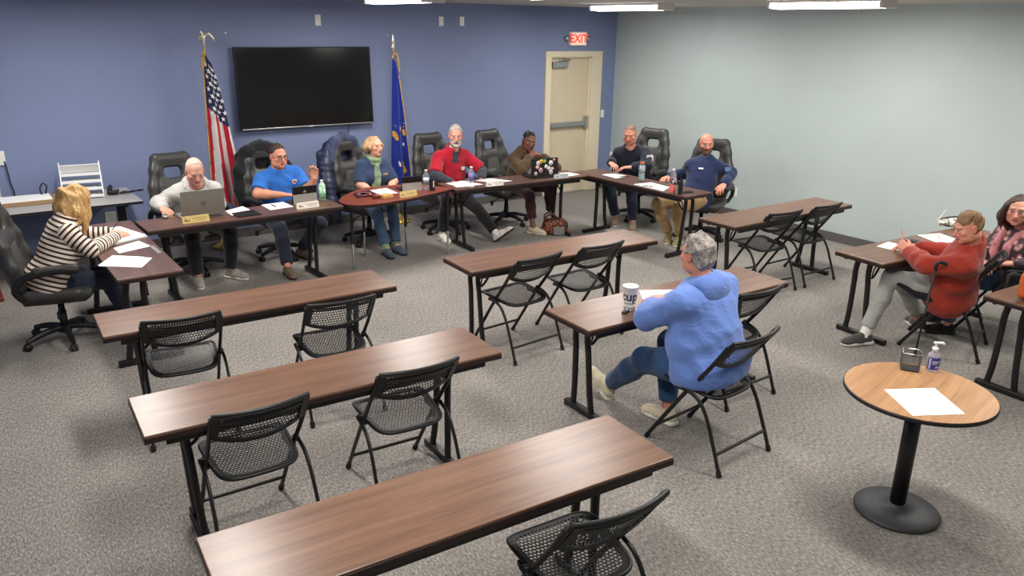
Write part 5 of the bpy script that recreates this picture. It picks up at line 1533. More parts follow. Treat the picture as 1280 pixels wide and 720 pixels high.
def emblem(onto, pt):
    def blob(u, v, w, h, mi, n=10, j=.25):
        rr = random.Random(int(u * 1000 + v * 977)); onto([(u + w * math.cos(2 * PI * i / n) * (1 + rr.uniform(-j, j)), v + h * math.sin(2 * PI * i / n) * (1 + rr.uniform(-j, j))) for i in range(n)], mi)
    blob(.45, .50, .26, .018, 1); blob(.16, .58, .14, .03, 1); blob(.55, .60, .05, .055, 2, 8, .1); blob(.86, .54, .07, .03, 1); blob(.80, .64, .05, .016, 2); blob(.62, .80, .12, .02, 1); blob(.72, .86, .13, .04, 1); blob(.30, .78, .06, .02, 2)
    for q in range(4): blob(.9 - .02 * q, .46 + .03 * q, .02, .006, 2, 6)
fl2, pt2 = drape(sf_, 2.06, 1.60, .05, .25, 1.4, 'flag_cloth', [M['flag_blue'], M['flag_gold'], M['flag_white']], lambda u, v: 0, stars=emblem, lean=-.02, seed=2)
MB().tube([pt2(1.02, v / 30) + Vector((0, -.003, 0)) for v in range(2, 31)], .008, 6).tube(smooth_path([(-.03, -.02, 2.06), (0, -.03, 2.12), (.04, -.03, 2.08), (.06, -.03, 1.9)]), .010, 6).build('gold_fringe', M['fringe'], fl2)

# ------------------------------------------------------------------ papers and table-top things
M['paper_grey'] = mat('paper_edge', (196, 196, 194), .8)
def paper(corners, z, label, name='paper_sheet', cat='paper', lines=10, group=None, th=.0012, curl=0.):
    cs = [Vector((x, y, 0)) for x, y in corners]; c = sum(cs, Vector()) / 4; cs = [p - c for p in cs]
    a = sum(((cs[i].x * cs[(i + 1) % 4].y - cs[(i + 1) % 4].x * cs[i].y) for i in range(4)))
    if a < 0: cs = cs[::-1]
    n = 6; vs = []; fs = []
    def P(u, v, dz):
        p = (cs[0] * (1 - u) + cs[1] * u) * (1 - v) + (cs[3] * (1 - u) + cs[2] * u) * v
        return p + Vector((0, 0, dz + curl * (2 * u - 1) ** 2 * .5))
    mb = MB()
    mb.sheet(lambda u, v: P(u, v, th), n, n, 0); mb.sheet(lambda u, v: P(u, 1 - v, 0), n, n, 0)
    for e in range(4):
        q = [(0, 0), (1, 0), (1, 1), (0, 1)]; (a0, b0), (a1, b1) = q[e], q[(e + 1) % 4]
        mb.add([P(a0, b0, 0), P(a1, b1, 0), P(a1, b1, th), P(a0, b0, th)], [(0, 1, 2, 3)], 0)
    if lines:
        L1, L2 = (cs[1] - cs[0]).length, (cs[3] - cs[0]).length
        sw_ = L1 > L2
        rr = random.Random(int(abs(c.x * 1000)))
        for i in range(lines):
            t = .10 + .8 * i / lines; e = rr.uniform(.55, .88); s = .10
            if sw_: pts = [(t, s), (t + .014, s), (t + .014, e), (t, e)]
            else: pts = [(s, t), (e, t), (e, t + .014), (s, t + .014)]
            mb.add([P(u, v, th + .0004) for u, v in pts], [(0, 1, 2, 3)], 1)
    o = mb.build(name, [M['paper'], M['print']], None, (c.x, c.y, z)); return tag(o, label, cat, group)
def pen(a, b, m, label, name='pen', r=.0045, tip=None):
    a, b = Vector(a), Vector(b); d = b - a
    root = empty(name, tuple(a), 0, label, name)
    MB().tube([Vector(), d * .86], r, 8).build('barrel', m, root)
    MB().tube([d * .86, d], [r, .001], 8).build('tip', tip or M['steel'], root)
    return root
T = .7405
# left table
bd = empty('binder', (1.09, -2.24, T), 0, 'open white document binder under the striped sweater woman\'s hand', 'binder')
def quad_slab(mb, cs, c, z0, z1, mi=0):
    cs = [(x - c[0], y - c[1]) for x, y in cs]
    a = sum(cs[i][0] * cs[(i + 1) % 4][1] - cs[(i + 1) % 4][0] * cs[i][1] for i in range(4))
    if a < 0: cs = cs[::-1]
    return mb.prism(cs, z0, z1, mi)
quad_slab(MB(), [(.92, -2.0), (1.15, -1.97), (1.27, -2.41), (1.0, -2.53)], (1.09, -2.24), 0, .012).build('binder_cover', M['paper_grey'], bd)
quad_slab(MB(), [(.94, -2.01), (1.14, -1.99), (1.19, -2.18), (.97, -2.24)], (1.09, -2.24), .012, .022).build('page_block', M['paper'], bd)
quad_slab(MB(), [(.97, -2.245), (1.19, -2.185), (1.255, -2.40), (1.01, -2.51)], (1.09, -2.24), .012, .024).build('page_block', M['paper'], bd)
pen((1.02, -2.24, .775), (1.10, -2.14, .83), M['ink'], 'dark pen held over the open white binder')
paper([(.97, -2.63), (1.18, -2.5), (1.23, -2.72), (.98, -2.81)], T, 'white paper between the binder and the larger paper pile on left table')
paper([(.79, -3.1), (.94, -2.86), (1.16, -3.08), (1.04, -3.3)], T, 'white paper nearest the end of the left table, lower sheet of its pile', group=None)
paper([(.785, -3.085), (.925, -2.85), (1.11, -3.02), (.985, -3.26)], T + .0018, 'white paper lying on top of the pile nearest the left table end')
M['clear'] = mat('clear_plastic', (240, 244, 244), .06, trans=1., ior=1.12)
MB().box((0, 0, .0015), (.016, .125, .0015), bev=.001).build('clear_ruler', mat('frosted_clear', (205, 205, 205), .25, trans=.6, alpha=.7), None, (1.235, -2.84, T), .03); tag(bpy.data.objects['clear_ruler'], 'clear plastic ruler at the edge of the left table', 'ruler')

def laptop(loc, rz, w, d, hgt, tilt, shell, label, cat='laptop'):
    """screen hinge along local x at y=0, keyboard base extends to +y (towards the user); outside of the lid faces -y"""
    r = empty('laptop', loc, rz, label, cat)
    b = MB().box((0, d / 2, .008), (w / 2, d / 2, .008), bev=.004).build('base', shell, r)
    MB().box((0, d * .40, .0165), (w * .44, d * .24, .0006)).build('keyboard', M['black_plastic'], b)
    MB().box((0, d * .80, .0165), (w * .15, d * .12, .0006)).build('touchpad', M['alum'], b)
    R = Matrix.Rotation(tilt, 3, 'X')
    lid = MB().box(tuple(Vector((0, 0, .016)) + R @ Vector((0, 0, hgt / 2))), (w / 2, .004, hgt / 2), R, bev=.003).build('lid', shell, r)
    MB().box(tuple(Vector((0, 0, .016)) + R @ Vector((0, .0046, hgt / 2))), (w / 2 - .008, .0006, hgt / 2 - .01), R).build('screen', M['tv_screen'], lid)
    MB().tube([(-w * .4, 0, .014), (w * .4, 0, .014)], .006, 8).build('hinge', M['black_plastic'], r)
    return r, lid, R
M['lap_grey'] = mat('laptop_grey', (150, 146, 140), .4, metal=.5, var=.02)
M['lap_black'] = mat('laptop_black', (22, 22, 24), .4)
lp, lid, R = laptop((1.855, -1.945, T), .0, .385, .255, .252, math.radians(10), M['lap_grey'], 'open grey laptop in front of the white-haired hoodie man')
M['logo_dark'] = mat('logo_dark', (86, 84, 82), .3, metal=.5)
lc = Vector((0, 0, .016)) + R @ Vector((0, -.0048, .125))
MB().tube([lc + R @ Vector((.021 * math.cos(a), 0, .021 * math.sin(a))) for a in [2 * PI * i / 28 for i in range(28)]], .0018, 6, closed=True).build('round_logo', M['logo_dark'], lid)
tx = text_mesh('hp', .030, M['logo_dark'], lid, tuple(lc), (PI / 2 + math.radians(10), 0, 0), 'logo_letters'); tx.data.transform(Matrix.Shear('XY', 4, (.25, 0)) if False else Matrix.Identity(4))
ms = empty('mouse', (1.56, -1.76, T), -.1, 'small grey mouse under the hoodie man\'s hand', 'mouse')
f = Field(); f.ell((0, 0, .008), (.031, .052, .026), k=.01); f.cut((0, 0, .002), (0, 0, -1), .002); sdf_obj('mouse_body', f, .005, M['lap_grey'], ms)
MB().lathe([(0, -.004), (.008, -.004), (.008, .004), (0, .004)], (0, -.026, .031), axis='x', n=12).build('scroll_wheel', M['black_plastic'], ms)

def nameplate(loc, rz, w, h, m, label, cols=2, emblem_m=None, ink=None):
    r = empty('nameplate', loc, rz, label, 'nameplate')
    MB().prism([(-.022, 0), (.022, 0), (.004, h), (-.004, h)][::-1], -w / 2, w / 2, R=Matrix(((0, 0, 1), (1, 0, 0), (0, 1, 0)))).build('plate', m, r)
    t = MB(); n = Vector((0, -h, .018)).normalized()
    def q(x0, x1, a, b):
        P = lambda x, s: Vector((x, -.022 + .018 * s, h * s)) + Vector((0, -.0008, .0002))
        t.add([P(x0, a), P(x1, a), P(x1, b), P(x0, b)], [(0, 1, 2, 3)])
    rr = random.Random(int(w * 1e4 + loc[0] * 100))
    x = -.02
    for row, (a, b) in enumerate(((.58, .70), (.30, .40))[:cols]):
        x = -w * .10 + .02 * row
        while x < w * .40 - .02 * row:
            l = rr.uniform(.006, .018); q(x, x + l, a, b); x += l + .006
    q(-w * .42, -w * .34, .30, .62); q(-w * .34, -w * .22, .30, .45)
    t.build('lettering', ink or M['print'], r); return r
M['brass_plate'] = mat('tan_plate', (196, 172, 110), .35, metal=.3)
M['cream_plate'] = mat('cream_plate', (226, 220, 204), .5)
nameplate((1.745, -2.085, T), .03, .235, .062, M['brass_plate'], 'tan nameplate in front of the grey laptop', ink=mat('bronze_ink', (110, 92, 52), .5))
paper([(2.1, -1.78), (2.3, -1.66), (2.31, -1.87), (2.09, -2.01)], T, 'white paper beside the grey laptop, partly under black folder')
fo = empty('folder', (2.215, -2.015, T), 0, 'black folder lying beside the grey laptop', 'folder')
quad_slab(MB(), [(2.11, -1.94), (2.325, -1.895), (2.33, -2.11), (2.11, -2.125)], (2.215, -2.015), .0015, .010).build('folder_cover', M['black_plastic'], fo)
paper([(2.47, -1.70), (2.7, -1.68), (2.71, -1.94), (2.47, -1.97)], T, 'white paper with a pen on it before the blue shirt man')
pen((2.55, -1.76, T + .007), (2.56, -1.885, T + .007), M['ink'], 'dark pen lying on the blue shirt man\'s paper')
def tablet(loc, rz, w, h, label, stand_m, round_logo=True):
    r = empty('tablet', loc, rz, label, 'tablet')
    t = math.radians(14); R = Matrix.Rotation(-t, 3, 'X') if False else Matrix.Rotation(t, 3, 'X')
    MB().box(tuple(R @ Vector((0, 0, h / 2))), (w / 2, .005, h / 2), R, bev=.004).build('tablet_back', M['black_plastic'], r)
    MB().box(tuple(R @ Vector((0, .006, h / 2))), (w / 2 - .008, .0008, h / 2 - .008), R).build('tablet_screen', M['tv_screen'], r)
    MB().add([(-w * .49, -.045, .001), (w * .49, -.045, .001), (w * .49, -.042, h * .02), tuple(R @ Vector((w * .49, -.008, h * .56))), tuple(R @ Vector((-w * .49, -.008, h * .56)))], [(0, 1, 3, 4)]).add([(-w * .49, -.045, .001), (w * .49, -.045, .001), (w * .49, .0, .001), (-w * .49, .0, .001)], [(0, 1, 2, 3)]).build('folding_stand', stand_m, r)
    MB().box((0, .09, .004), (w / 2, .085, .004), bev=.003).build('keyboard_cover', M['black_plastic'], r)
    if round_logo:
        p = R @ Vector((0, -.0062, h * .66)); MB().lathe([(0, 0), (.018, 0), (.018, .001), (0, .001)], tuple(p), n=20, R=R @ Matrix.Rotation(PI / 2, 3, 'X')).build('round_logo', M['lap_grey'], r)
    return r
M['folio_grey'] = mat('folio_grey', (150, 146, 140), .7, var=.05)
tablet((2.86, -1.83, T), .05, .255, .185, 'black tablet on a grey folding stand before the blue shirt man', M['folio_grey'])
nameplate((2.81, -2.055, T), .05, .225, .058, M['cream_plate'], 'white nameplate at the right end of the left row table')

def bottle(name, loc, label, hgt, r, body_m, cap_m, label_m=None, fill_m=None, fill=0., lab=(.35, .7), cat='bottle', shoulder=.72, neck=.36):
    o = empty(name, loc, random.uniform(0, 6), label, cat)
    p = [(0, 0), (r * .9, 0), (r, .01), (r, hgt * .18), (r * .96, hgt * .2), (r, hgt * .22), (r, hgt * shoulder), (r * .85, hgt * (shoulder + .06)), (r * neck * 1.1, hgt * .9), (r * neck, hgt * .92), (r * neck, hgt * .95)]
    MB().lathe(p, n=28).build('bottle_body', body_m, o)
    MB().lathe([(r * neck * 1.25, hgt * .925), (r * neck * 1.25, hgt * .995), (r * neck * 1.1, hgt), (0, hgt)], n=20).build('cap', cap_m, o)
    if label_m: MB().lathe([(r * 1.012, hgt * lab[0]), (r * 1.015, hgt * lab[1])], n=28).build('wrap_label', label_m, o)
    if fill_m: MB().lathe([(0, .004), (r * .9, .005), (r * .955, .012), (r * .955, hgt * fill), (0, hgt * fill)], n=28).build('drink', fill_m, o)
    return o
def label_mat(name, c0, c1, c2, sc=40):
    m, nt, b = newmat(name); v = coords(nt); n = N(nt, 'ShaderNodeTexNoise', Scale=float(sc), Detail=2.); nt.links.new(v, n.inputs['Vector'])
    nt.links.new(ramp(nt, n.outputs['Fac'], [(.38, lin(c0)), (.5, lin(c1)), (.62, lin(c2))]), b.inputs['Base Color']); b.inputs['Roughness'].default_value = .4; return m
M['clear_bottle'] = mat('clear_bottle', (225, 232, 236), .08, trans=.75, alpha=.55, ior=1.2)
M['white_cap'] = mat('white_cap', (236, 236, 234), .4)
bottle('bottle', (3.075, -1.79, T), 'green-labelled white bottle beside the blue shirt man', .205, .034, mat('pale_green_bottle', (190, 222, 196), .3, alpha=.95), M['white_cap'], label_mat('green_label', (96, 176, 116), (140, 206, 150), (214, 236, 216)), lab=(.06, .66))
# middle table
T3 = .7425
def flat_book(cs, z, th, m, label, name='folder', emblem=None):
    c = (sum(x for x, y in cs) / 4, sum(y for x, y in cs) / 4)
    r = empty(name, (c[0], c[1], z), 0, label, name)
    quad_slab(MB(), cs, c, 0, th).build('cover', m, r)
    if emblem:
        MB().lathe([(.058, th + .0003), (.064, th + .0008), (.07, th + .0003)], n=28).lathe([(0, th + .0006), (.022, th + .0006)], n=12).build('round_emblem', emblem, r)
    return r
flat_book([(3.45, -1.71), (3.66, -1.66), (3.64, -1.9), (3.40, -1.92)], T3, .012, mat('plum_cover', (58, 26, 36), .4), 'dark plum folder with round emblem before the scarf woman', emblem=mat('emblem_pink', (196, 140, 150), .5))
paper([(3.69, -1.62), (3.90, -1.59), (3.88, -1.90), (3.68, -1.88)], T3, 'white paper before the scarf woman', lines=14)
blk = empty('gavel_block', (3.665, -2.05, T3), .1, 'light wooden sounding block before the scarf woman', 'sound block')
M['gavel_light'] = mat('maple', (204, 158, 98), .35, var=.1, scale=20); M['gavel_dark'] = mat('cherry_wood', (120, 52, 34), .3, var=.1, scale=20)
MB().box((0, 0, .018), (.06, .045, .018), bev=.006).build('block', M['gavel_light'], blk)
MB().box((0, 0, .0375), (.045, .035, .002), bev=.001).build('strike_plate', M['brass_plate'], blk)
gv = empty('gavel', (3.56, -2.03, T3), .2, 'dark wooden gavel lying left of its sounding block', 'gavel')
MB().lathe([(0, -.035), (.022, -.035), (.024, -.025), (.018, -.02), (.018, .02), (.024, .025), (.022, .035), (0, .035)], (0, 0, .024), axis='x', n=20).build('gavel_head', M['gavel_dark'], gv)
MB().tube([(0, 0, .024), (.01, .1, .016), (.015, .2, .012)], [.007, .008, .010], 10).build('gavel_handle', M['gavel_dark'], gv)
nameplate((3.885, -2.11, T3), .12, .215, .060, M['brass_plate'], 'tan nameplate in front of the scarf woman')
tablet((4.07, -1.84, T3), -.1, .235, .165, 'dark tablet in a folio stand on the reddish table', M['folio_grey'], False)
bottle('water_bottle', (4.21, -1.93, T3), 'clear water bottle on the reddish table, by the black canister', .225, .033, M['clear_bottle'], M['white_cap'], label_mat('pale_label', (200, 214, 222), (228, 234, 238), (150, 180, 208)), lab=(.42, .62))
cn = empty('canister', (4.265, -1.965, T3), .3, 'black canister with a pale strip on the reddish table', 'canister')
MB().box((0, 0, .065), (.026, .02, .065), bev=.007).build('canister_body', M['black_plastic'], cn); MB().box((0, -.0205, .072), (.008, .001, .036)).build('pale_strip', M['cream_plate'], cn); MB().box((0, 0, .134), (.02, .015, .006), bev=.003).build('canister_lid', M['black_metal'], cn)
# right row table
paper([(4.60, -1.70), (4.85, -1.66), (4.93, -1.97), (4.62, -1.95)], T, 'white paper pile in front of the red polo man, left one')
paper([(4.66, -1.69), (4.84, -1.70), (4.80, -2.0), (4.575, -1.96)], T + .0018, 'skewed white paper on top of the pile before the red polo man')
paper([(4.98, -1.73), (5.21, -1.70), (5.34, -1.97), (5.11, -1.96)], T, 'white paper right of the blue-labelled water bottle')
bottle('water_bottle', (4.715, -2.05, T), 'blue-labelled clear water bottle before the red polo man', .235, .033, M['clear_bottle'], M['white_cap'], label_mat('blue_label', (52, 104, 190), (70, 130, 214), (190, 60, 70)), lab=(.38, .68))
nameplate((5.0, -2.095, T), -.05, .215, .052, M['cream_plate'], 'white nameplate in front of the red polo man')
lp2, lid2, R2 = laptop((5.79, -2.0, T), -.12, .375, .225, .215, math.radians(-4), M['lap_black'], 'open black laptop covered in round stickers')
scol = [(226, 196, 60), (70, 130, 84), (222, 214, 210), (210, 150, 130), (224, 224, 226), (206, 170, 180), (190, 120, 120), (230, 226, 214), (216, 206, 200), (120, 110, 130), (226, 196, 196)]
sm = [mat('sticker_%s' % n_, c_, .5) for n_, c_ in zip(('yellow', 'green', 'white', 'peach', 'ivory', 'rose', 'red', 'cream', 'grey', 'plum', 'pink'), scol)]
spots_ = [(-.045, .18, .028, 0), (.0, .178, .026, 1), (-.09, .16, .026, 2), (-.10, .115, .028, 3), (.085, .155, .03, 4), (-.055, .075, .027, 5), (.13, .19, .02, 6), (.02, .115, .024, 7), (.06, .09, .024, 8), (.105, .085, .022, 5), (-.125, .04, .022, 10), (.085, .045, .025, 4)]
for i, (x, z, r_, ci) in enumerate(spots_):
    p = Vector((0, 0, .016)) + R2 @ Vector((x, -.0045, z)); Rm = R2 @ Matrix.Rotation(PI / 2, 3, 'X')
    o = MB().lathe([(0, 0), (r_, 0), (r_, .0006), (0, .0006)], tuple(p), n=14, R=Rm, sy=.85 + .3 * (i % 3) / 2).build('sticker', sm[ci], lid2)
    p2 = p + R2 @ Vector((0, -.0007, 0)); MB().lathe([(0, 0), (r_ * .5, 0), (r_ * .5, .0005), (0, .0005)], tuple(p2), n=7 + i % 4, R=Rm).build('sticker_motif', sm[(i * 5 + 6) % 11], o)
nameplate((5.945, -2.12, T), -.05, .20, .05, mat('grey_plate', (176, 180, 178), .4), 'grey nameplate at the foot of the sticker-covered laptop')
paper([(6.13, -1.84), (6.27, -1.88), (6.29, -2.06), (6.10, -2.09)], T, 'white paper right of the sticker-covered laptop')
# right end table
paper([(6.52, -2.20), (6.70, -2.24), (6.72, -2.45), (6.49, -2.49)], T, 'white paper before the shoulder-patch man')
pen((6.60, -2.44, T + .007), (6.72, -2.50, T + .007), M['ink'], 'black pen beside the shoulder-patch man\'s paper')
bottle('drink_bottle', (6.665, -2.74, T), 'clear sports drink bottle with an orange cap', .215, .037, M['clear_bottle'], mat('orange_cap', (232, 92, 44), .4), label_mat('grey_label', (92, 100, 106), (150, 160, 166), (206, 214, 216), 60), mat('pale_aqua', (170, 205, 212), .1, trans=.5, alpha=.8), .5, lab=(.42, .80), neck=.55)
paper([(6.41, -2.87), (6.67, -2.90), (6.64, -3.22), (6.42, -3.33)], T, 'white paper between the two drink bottles on right table')
pen((6.47, -3.12, T + .006), (6.42, -3.0, T + .006), M['ink'], 'black pen lying near the tall bottle with red drink')
bottle('drink_bottle', (6.42, -3.46, T), 'tall clear bottle with red drink and a white cap', .265, .036, M['clear_bottle'], M['white_cap'], label_mat('red_purple_label', (64, 30, 74), (120, 40, 80), (226, 226, 232), 26), mat('red_drink', (238, 84, 50), .15, emit=.05), .36, lab=(.38, .62))
rd = empty('radio', (6.445, -3.555, T), .4, 'black handheld radio with antenna standing by the red drink', 'radio')
MB().box((0, 0, .075), (.03, .02, .075), bev=.007).build('radio_body', M['black_plastic'], rd); MB().tube([(-.016, 0, .145), (-.018, 0, .245)], [.008, .0055], 10).build('antenna', M['dark_rubber'], rd)
MB().lathe([(0, 0), (.009, 0), (.009, .018), (0, .018)], (.012, 0, .148), n=14).build('knob', M['black_metal'], rd); MB().box((0, -.021, .085), (.018, .002, .03), bev=.001).build('speaker_grille', M['black_metal'], rd)
def phone(loc, rz, label, sx=.038, sy=.078):
    r = empty('phone', loc, rz, label, 'phone'); MB().box((0, 0, .005), (sx, sy, .005), bev=.004).build('phone_case', M['black_plastic'], r); MB().box((0, 0, .0103), (sx - .004, sy - .005, .0003)).build('phone_screen', M['tv_screen'], r); return r
phone((6.57, -3.53, T), 1.2, 'black phone lying flat at the end of right table')

# ------------------------------------------------------------------ blue hoodie woman's table
cup = empty('paper_cup', (3.437, -5.90, T), 0, 'large white foam cup with dark lettering', 'cup')
M['foam'] = mat('foam_cup', (238, 236, 230), .6)
CH_, R0c, R1c = .142, .036, .048
MB().lathe([(0, .004), (R0c, 0), (R0c + .001, .006), (R1c, CH_ - .006), (R1c + .003, CH_ - .004), (R1c + .003, CH_), (R1c - .003, CH_), (R0c - .003, .01), (0, .01)], n=36).build('cup_body', M['foam'], cup)
M['cup_ink'] = mat('navy_ink', (38, 52, 72), .6)
tm = text_mesh('cup', .085, M['cup_ink'], cup, (0, 0, 0), (0, 0, 0), 'cup_letters', bold=.002, extrude=.0002)
bm = bmesh.new(); bm.from_mesh(tm.data); bmesh.ops.subdivide_edges(bm, edges=[e for e in bm.edges if e.calc_length() > .006], cuts=3); bmesh.ops.triangulate(bm, faces=bm.faces)
ang0 = math.atan2(-9.331 + 5.90, -3.437) - .08
for v in bm.verts:
    z = .076 + v.co.y; r_ = R0c + (R1c - R0c) * z / CH_ + .0012 + v.co.z; a = ang0 + v.co.x / .043
    v.co = Vector((r_ * math.cos(a), r_ * math.sin(a), z))
bm.to_mesh(tm.data); bm.free()
MB().lathe([(R0c + .004, .028), (R0c + .0048, .034)], n=36).build('lower_stripe', M['print'], cup)
ky = empty('key_ring', (3.36, -5.965, T), .3, 'bunch of keys with a black fob beside the foam cup', 'keys')
MB().box((-.03, 0, .007), (.028, .015, .007), bev=.005).build('black_fob', M['black_plastic'], ky)
MB().tube([(.008 + .014 * math.cos(a), .014 * math.sin(a), .003) for a in [2 * PI * i / 20 for i in range(20)]], .0015, 6, closed=True).build('ring', M['steel'], ky)
for i, a in enumerate((.2, -.35, .8)):
    R3 = Matrix.Rotation(a, 3, 'Z'); k_ = MB()
    k_.lathe([(.004, 0), (.012, 0), (.012, .002), (.004, .002)], tuple(R3 @ Vector((.030, 0, .002 + .0022 * i))), n=16).box(tuple(R3 @ Vector((.056, 0, .003 + .0022 * i))), (.017, .003, .001), R3).box(tuple(R3 @ Vector((.062, -.004, .003 + .0022 * i))), (.004, .002, .001), R3)
    k_.build('key', M['steel'], ky)
paper([(3.60, -5.86), (3.72, -5.70), (3.93, -5.82), (3.80, -5.99)], T, 'white paper in front of the blue hoodie woman')

# ------------------------------------------------------------------ rust sweatshirt man's table
paper([(6.23, -5.96), (6.45, -5.935), (6.46, -6.21), (6.23, -6.19)], T, 'white paper under the rust sweatshirt man\'s hands', lines=6)
M['pencil'] = mat('pencil_orange', (226, 150, 70), .5)
pen((6.235, -6.14, .93), (6.215, -6.19, .80), M['pencil'], 'orange pencil held upright by the rust sweatshirt man', 'pencil', .004, M['gavel_light'])
phone((6.665, -6.075, T), .2, 'black phone lying right of the rust sweatshirt man\'s paper', .036, .085)
paper([(6.9, -5.95), (7.14, -6.03), (7.02, -6.28), (6.78, -6.20)], T, 'white paper with a pencil on it on the far table', lines=6)
pen((6.93, -6.13, T + .006), (7.04, -6.06, T + .006), M['pencil'], 'orange pencil lying on the white paper', 'pencil', .004, M['gavel_light'])
M['pouch'] = label_mat('patterned_pouch', (72, 66, 60), (196, 190, 176), (226, 222, 212), 38)
pc = empty('pouch', (7.47, -5.98, T), -.6, 'black and white patterned pouch at the back of far table', 'pouch')
f = Field(); f.ell((0, 0, .045), (.15, .06, .05), k=.02); f.ell((.06, .01, .055), (.08, .055, .05), k=.03); f.cut((0, 0, .002), (0, 0, -1), .004); f.noise(wrinkle(.010, 1.6, 77)); sdf_obj('pouch_body', f, .008, M['pouch'], pc)
MB().tube(smooth_path([(-.13, .0, .08), (-.05, .0, .098), (.05, .005, .10), (.12, .01, .09)]), .006, 8).build('zipper', M['black_plastic'], pc)
MB().tube(smooth_path([(-.13, -.01, .012), (-.16, -.02, .07), (-.13, -.02, .12), (-.10, -.02, .175)]), [.011] * 25, 8, flat=.35).build('white_strap', M['white_cap'], pc)

# ------------------------------------------------------------------ round table things
RT = .7148
paper([(3.695, -7.495), (3.93, -7.632), (3.765, -7.865), (3.535, -7.73)], RT, 'white paper lying on the small round table', lines=3)
M['mesh_wire'] = mat('mesh_wire', (112, 110, 110), .4, metal=.6)
mc = empty('pencil_cup', (4.065, -7.425, RT), .55, 'grey wire mesh pencil cup on the round table', 'pencil cup')
mw = MB(); a_, hh = .045, .098
for k in range(4):
    R3 = Matrix.Rotation(k * PI / 2, 3, 'Z')
    for i in range(15):
        x = -a_ + 2 * a_ * i / 14; mw.tube([R3 @ Vector((x, -a_, .004)), R3 @ Vector((x, -a_, hh))], .00055, 4)
    for j in range(15):
        z = .006 + (hh - .008) * j / 14; mw.tube([R3 @ Vector((-a_, -a_, z)), R3 @ Vector((a_, -a_, z))], .00055, 4)
mw.build('mesh_wall', M['mesh_wire'], mc)
MB().tube([(-a_, -a_, hh), (a_, -a_, hh), (a_, a_, hh), (-a_, a_, hh)], .0032, 8, closed=True).build('wire_rim', M['steel'], mc)
MB().box((0, 0, .003), (a_, a_, .003), bev=.001).build('cup_base', M['black_metal'], mc)
sn = empty('hand_sanitizer', (4.135, -7.51, RT), -.70, 'clear pump bottle of hand sanitizer with blue label', 'sanitizer bottle')
M['sani_clear'] = mat('sanitizer_plastic', (228, 226, 236), .1, trans=.6, alpha=.7, ior=1.2)
ov = lambda r_, z: (r_, z)
MB().lathe([(0, 0), (.030, 0), (.034, .006), (.034, .085), (.030, .10), (.016, .112), (.014, .12)], n=30, sy=.72).build('bottle_body', M['sani_clear'], sn)
lb = MB().sheet(lambda u, v: Vector((.0346 * math.cos(-PI / 2 + (u - .5) * 2.2), .0252 * math.sin(-PI / 2 + (u - .5) * 2.2), .015 + .068 * v)), 16, 6).build('front_label', mat('sanitizer_blue', (58, 70, 168), .4), sn)
lt = MB()
for i, (u0, u1, v0, v1) in enumerate([(.08, .22, .08, .92), (.30, .85, .60, .72), (.30, .7, .46, .54), (.55, .9, .12, .30)]):
    P = lambda u, v: Vector((.0350 * math.cos(-PI / 2 + (u - .5) * 2.2), .0256 * math.sin(-PI / 2 + (u - .5) * 2.2), .015 + .068 * v))
    lt.add([P(u0 + (u1 - u0) * q / 4, v0) for q in range(5)] + [P(u0 + (u1 - u0) * q / 4, v1) for q in range(5)], [(q, q + 1, 6 + q, 5 + q) for q in range(4)])
lt.build('label_marks', mat('label_pale', (206, 210, 236), .5), lb)
MB().lathe([(.016, .118), (.016, .136), (.007, .138), (.006, .158), (.0, .158)], n=20).box((.012, 0, .162), (.026, .009, .006), bev=.005).box((.038, 0, .156), (.006, .006, .006), bev=.003).build('pump_head', M['white_cap'], sn)

# ------------------------------------------------------------------ side table things
tr = empty('letter_tray', (1.10, -.36, .743), -.12, 'white letter tray organiser on the grey side table', 'letter tray')
fr_ = MB()
for s in (-1, 1):
    fr_.add([(s * .175, .10, 0), (s * .175, -.14, 0), (s * .175, -.145, .06), (s * .175, .03, .29), (s * .175, .05, .34), (s * .175, .10, .34), (s * .185, .10, 0), (s * .185, -.14, 0), (s * .185, -.145, .06), (s * .185, .03, .29), (s * .185, .05, .34), (s * .185, .10, .34)],
            [(0, 1, 2, 3, 4, 5), (11, 10, 9, 8, 7, 6)] + [(i, (i + 1) % 6, 6 + (i + 1) % 6, 6 + i) for i in range(6)])
fr_.build('side_frame', M['white_cap'], tr)
for i in range(4):
    z = .012 + .068 * i; y0 = -.14 + .04 * i
    s_ = MB().box((0, (y0 + .09) / 2, z), (.175, (.09 - y0) / 2, .004)).box((0, y0, z + .012), (.175, .004, .014)).build('shelf', M['white_cap'], tr)
    if i < 3: MB().box((.02, (y0 + .1) / 2 + .02, z + .012), (.12, .07, .006)).build('stored_papers', M['paper_grey'], s_)
MB().box((0, .02, .282), (.175, .004, .05), Matrix.Rotation(.6, 3, 'X')).build('top_panel', M['white_cap'], tr)
dp = empty('desk_phone', (1.37, -.40, .743), -.3, 'small black desk phone right of the letter tray', 'phone')
f = Field(); f.box((0, 0, .025), (.05, .075, .02), r=.01); f.cap((-.03, -.05, .062), (-.03, .06, .066), .020, .022, .01); sdf_obj('phone_base', f, .007, M['black_plastic'], dp)
MB().box((.02, -.0, .047), (.022, .035, .003)).build('keypad', M['lap_grey'], dp)
cb = MB()
for k in range(3): cb.tube(smooth_path([(0, .0, .01), (.05 + .02 * k, .03 - .03 * k, .02), (.13, .01 + .02 * k, .012), (.2, .03 - .02 * k, .02), (.24, .05, .012)]), .007, 8)
cb.build('cable_bundle', M['black_plastic'], None, (1.42, -.44, .743)); tag(bpy.data.objects['cable_bundle'], 'black cables piled at the right end of the side table', 'cable')
dv = empty('document_box', (.62, -.42, .743), 0, 'low flat tan box topped with papers on the side table', 'box')
